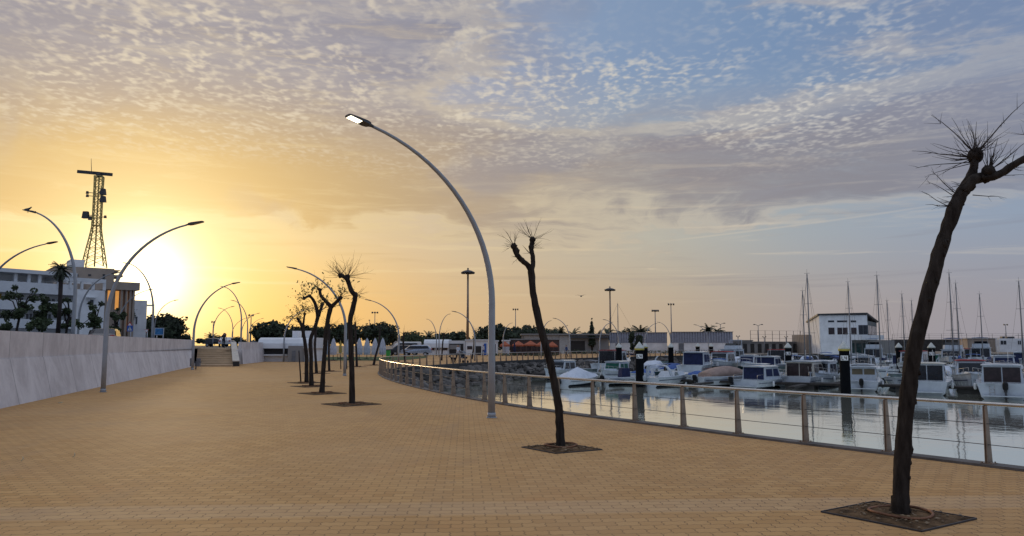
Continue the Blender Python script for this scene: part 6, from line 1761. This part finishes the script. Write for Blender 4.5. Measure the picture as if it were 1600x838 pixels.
kinds = [
 (mk(cabin_boat, 'x', 6.8, 2.7, .9, 1.2, M_glass, 'two'), 'white cabin boat with dark glass doors', 'cab'),
 (mk(cabin_boat, 'x', 6.4, 2.6, .85, 1.15, M_green, 'full', roofm=M_gel, ladder=False), 'white cabin boat with a dark green canvas back', 'cab'),
 (mk(open_boat, 'x', 5.6, 2.2, .7, None, None, False, None, M_navy), 'white boat with a navy canvas canopy', 'open'),
 (mk(open_boat, 'x', 5.4, 2.1, .65, M_blue, None, False), 'small boat under a flat blue cover', 'open'),
 (mk(cabin_boat, 'x', 6.0, 2.5, .8, 1.1, M_glassg, 'half', cabm=M_gel2, motor=False), 'old grey white fishing cabin boat', 'cab'),
 (mk(open_boat, 'x', 5.2, 2.0, .62, None, None, True, None, None, False, None, M_greycl), 'open boat with a grey bimini top', 'open'),
 (mk(cabin_boat, 'x', 7.6, 2.9, 1.05, 1.35, M_glass, 'full', roofm=M_redcl, motor=False), 'white cruiser with a red roof cover', 'cab'),
 (mk(open_boat, 'x', 6.2, 2.4, .8, None, None, True, None, None, True), 'white sports boat with an arch', 'open'),
 (mk(open_boat, 'x', 5.6, 2.2, .7, None, None, False, None, M_tarp), 'boat under a pale grey canopy', 'open'),
 (mk(cabin_boat, 'x', 7.2, 2.8, 1.0, 1.25, M_navy, 'full', stripe=M_redcl, motor=False), 'white cruiser with a navy curtain and red stripe', 'cab'),
 (mk(open_boat, 'x', 4.8, 1.9, .55, None, M_navy, False), 'small open boat with a covered console', 'open'),
 (mk(open_boat, 'x', 5.0, 2.0, .6, None, None, True, None, None, False, None, M_blue), 'open boat with a blue bimini top', 'open'),
 (mk(fly_boat, 'x'), 'tall white cruiser with an open upper deck', 'cab'),
 (mk(fly_boat, 'x', M_blue), 'tall white cruiser with a blue upper canopy', 'cab'),
]
rb = random.Random(23)
piles_xy = []
PILES = [(967, 94, 'dark pile with a plain pale cap leftmost, above the navy covered boat', False), (999, 65, 'black pile with yellow collar and small plate left of the sports cruiser arch', True), (1008, 108, 'thin black pile with a yellow top just behind the yellow collared one', True),
         (1048, 103, 'black pile with a pale cone in front of the gap between corrugated halls', False), (1090, 132, 'small black pile before the right corrugated hall, left of the pair', False), (1111, 134, 'small black pile before the right corrugated hall, right of the pair', False),
         (1231, 86, 'black pile with a plate above the large brown windowed boat', False), (1318.5, 56.5, 'thickest black pile with a yellow rimmed cone and a number plate', True), (1404, 93, 'black pile with a pale cone just left of the large tree', False), (1455, 84, 'black pile with a plate just right of the large tree', False)]
for px, Y, lb, yl in PILES:
    X = Xat(px, Y); piles_xy.append(Vector((X, Y, 0)))
    r = empty('mooring_pile', (X, Y, WL), 0, lb, 'mooring pile', 'black mooring piles with cone caps')
    b = MB(); b.tube([(0, 0, -1.2), (0, 0, 3.15)], .35, 18, False); b.build('pile_shaft', M_pilebl, r)
    b = MB(); b.tube([(0, 0, 3.15), (0, 0, 3.27), (0, 0, 3.28), (0, 0, 3.75)], [.40, .40, .39, .03], 18); b.build('cone_cap', M_cap, r)
    if yl: b = MB(); b.tube([(0, 0, 3.06), (0, 0, 3.20)], .41, 18); b.build('yellow_collar', M_yel, r)
    if px in (999, 1318.5, 1231, 1455):
        d = Vector((-X, -Y, 0)).normalized(); b = MB(); b.box(d * .36 + Vector((0, 0, 2.55)), (.50, .04, .36), math.atan2(d.y, d.x) - PI / 2 + PI); pl = b.build('number_plate', M_signw, r)
        side = Vector((d.y, -d.x, 0)) * -1; b = MB(); c0 = d * .385 + Vector((0, 0, 2.55))
        def seg(x0, z0, x1, z1, k=[0]):
            k[0] += 1; b.bar(c0 + side * x0 + Vector((0, 0, z0)) + d * .0008 * (k[0] % 7), c0 + side * x1 + Vector((0, 0, z1)) + d * .0008 * (k[0] % 7), .045, .008, d)
        seg(-.17, .12, -.17, -.12); seg(-.17, -.12, -.05, -.12)          # L
        if px in (1318.5, 999): seg(.13, .12, .13, -.12); seg(.02, .12, .02, 0); seg(.02, 0, .18, 0)      # 4
        else: seg(.02, .12, .15, .12); seg(.15, .12, .15, -.12); seg(.02, 0, .15, 0); seg(.02, -.12, .15, -.12)   # 3
        b.build('lettering', M_black, pl)

# sailboats whose masts the photograph shows: (px, top y, depth)
sails = [(1265, 428, 74, 'tallest dark mast of the pair left of the club building', M_navy), (1257, 455, 86, 'shorter mast of the pair left of the club building', M_blue), (1329, 441, 88, 'mast crossing the left windows of the club building', M_white),
         (1375, 431, 78, 'pale mast crossing the right wing of the club building', M_navy), (1389, 470, 108, 'short mast just right of the club building', M_greycl), (1413, 460, 98, 'mast between the club building and the large tree, left one', M_blue), (1427.5, 470, 112, 'mast touching the left outline of the large tree', M_navy),
         (1489, 427, 84, 'tallest mast right of the large tree', M_navy), (1498.5, 443, 92, 'mast directly beside the tallest one right of the large tree', M_blue), (1535, 460, 96, 'lone mast between the tree and the right edge', M_greycl), (1598, 440, 78, 'mast at the right edge of the photo', M_navy), (966, 475, 119, 'single mast rising behind the leftmost dark pile', M_navy)]
taken = []
MX = .56 * 9
for px, yt, Y, lb, sc in sails:
    X = Xat(px, Y); top = P(px, yt, Y).z - WL
    vpos = (Vector((X, Y, 0)) - Vector((O.x, O.y, 0))).dot(V)
    hd = HV if int(vpos / 14) % 2 else HV + PI
    d = Vector((math.cos(hd), math.sin(hd), 0)); loc = Vector((X, Y, WL)) - d * MX
    if inside(loc + d * 9, LAND) or inside(loc, LAND): hd = HV + PI / 2 + .2; d = Vector((math.cos(hd), math.sin(hd), 0)); loc = Vector((X, Y, WL)) - d * MX
    sail_boat(loc, hd, 'sailboat: ' + lb if False else 'sailboat with the ' + lb, mast=top, sailc=sc)
    taken.append(loc + d * 4.5)
front = [o.location.copy() for o in bpy.data.objects if o.parent is None and o.get('group') == FR]
placed = []
rows = [(17.2, PI, 'second'), (29.5, 0, 'third'), (46.5, PI, 'fourth'), (57.0, 0, 'fifth'), (74.5, PI, 'sixth'), (83.0, 0, 'seventh'), (92.5, 0, 'eighth')]
for vi, (v, flip, ordn) in enumerate(rows):
    s = -26 + rb.uniform(0, 2); rowl = []
    while s < 95:
        s += rb.uniform(2.5, 3.05)
        q = O + U * s + V * (v + rb.uniform(-.4, .4)); hd = HV + flip + rb.uniform(-.08, .08); d = Vector((math.cos(hd), math.sin(hd), 0))
        if q.y < 50: continue
        px = 800 + F * q.x / q.y
        if px < 890 or px > 1640: continue
        ctr = q + d * 3.2
        if any(inside(q + d * t + Vector((ox, oy, 0)), LAND) for t in (-1, 3, 7) for ox, oy in ((3, 0), (-3, 0), (0, 3))): continue
        if any((ctr - t).xy.length < 3.6 for t in taken): continue
        if any(abs((p - ctr).dot(Vector((-d.y, d.x, 0)))) < 1.8 and abs((p - ctr).xy.dot(d.xy)) < 4.5 for p in piles_xy): continue
        if rb.random() < .02: continue
        rowl.append((q, hd, px))
    rowl.sort(key=lambda e: e[2])
    counts = {}
    for k, (q, hd, px) in enumerate(rowl):
        far = q.y > 88
        proto, desc, cl_ = kinds[(k * 5 + vi * 3 + rb.randint(0, 3)) % (len(kinds) - (0 if vi >= 4 else 2))]
        o = proto.copy(); COL.objects.link(o)
        for ch in proto.children:
            if far and ch.name.split('.')[0] in ('fender', 'ladder', 'antenna', 'cockpit_rail', 'windscreen_frame', 'bimini_frame'): continue
            copy_tree(ch, o)
        o.location = q; o.rotation_euler = (0, 0, hd); o['group'] = 'boats moored in the rows behind the front one'
        sc = rb.uniform(.84, 1.04) * (1.12 if far else 1); o.scale = (sc, sc, sc)
        counts[desc] = counts.get(desc, 0) + 1
        placed.append((o, desc, ordn, counts[desc]))
OW = ['', 'first', 'second', 'third', 'fourth', 'fifth', 'sixth', 'seventh', 'eighth', 'ninth', 'tenth', 'eleventh', 'twelfth', 'thirteenth']
for o in [o for o in bpy.data.objects if o.parent is None and o.get('group') == FR]: o.scale = (.97, .97, .91)
for o, desc, ordn, c in placed:
    o['label'] = '%s, %s one from left in %s row' % (desc, OW[min(c, 13)], ordn)
def wipe(o):
    for ch in list(o.children): wipe(ch)
    bpy.data.objects.remove(o)
for p in protos: wipe(p)
# two boats that stand out between the first ones
cabin_boat(wat(1144, 596), HV + PI * 0 + .1, 'boat with a bright dark green canvas back behind the navy curtained boat', 6.2, 2.6, .8, 1.05, M_green, 'full', motor=False, ladder=False) if False else None
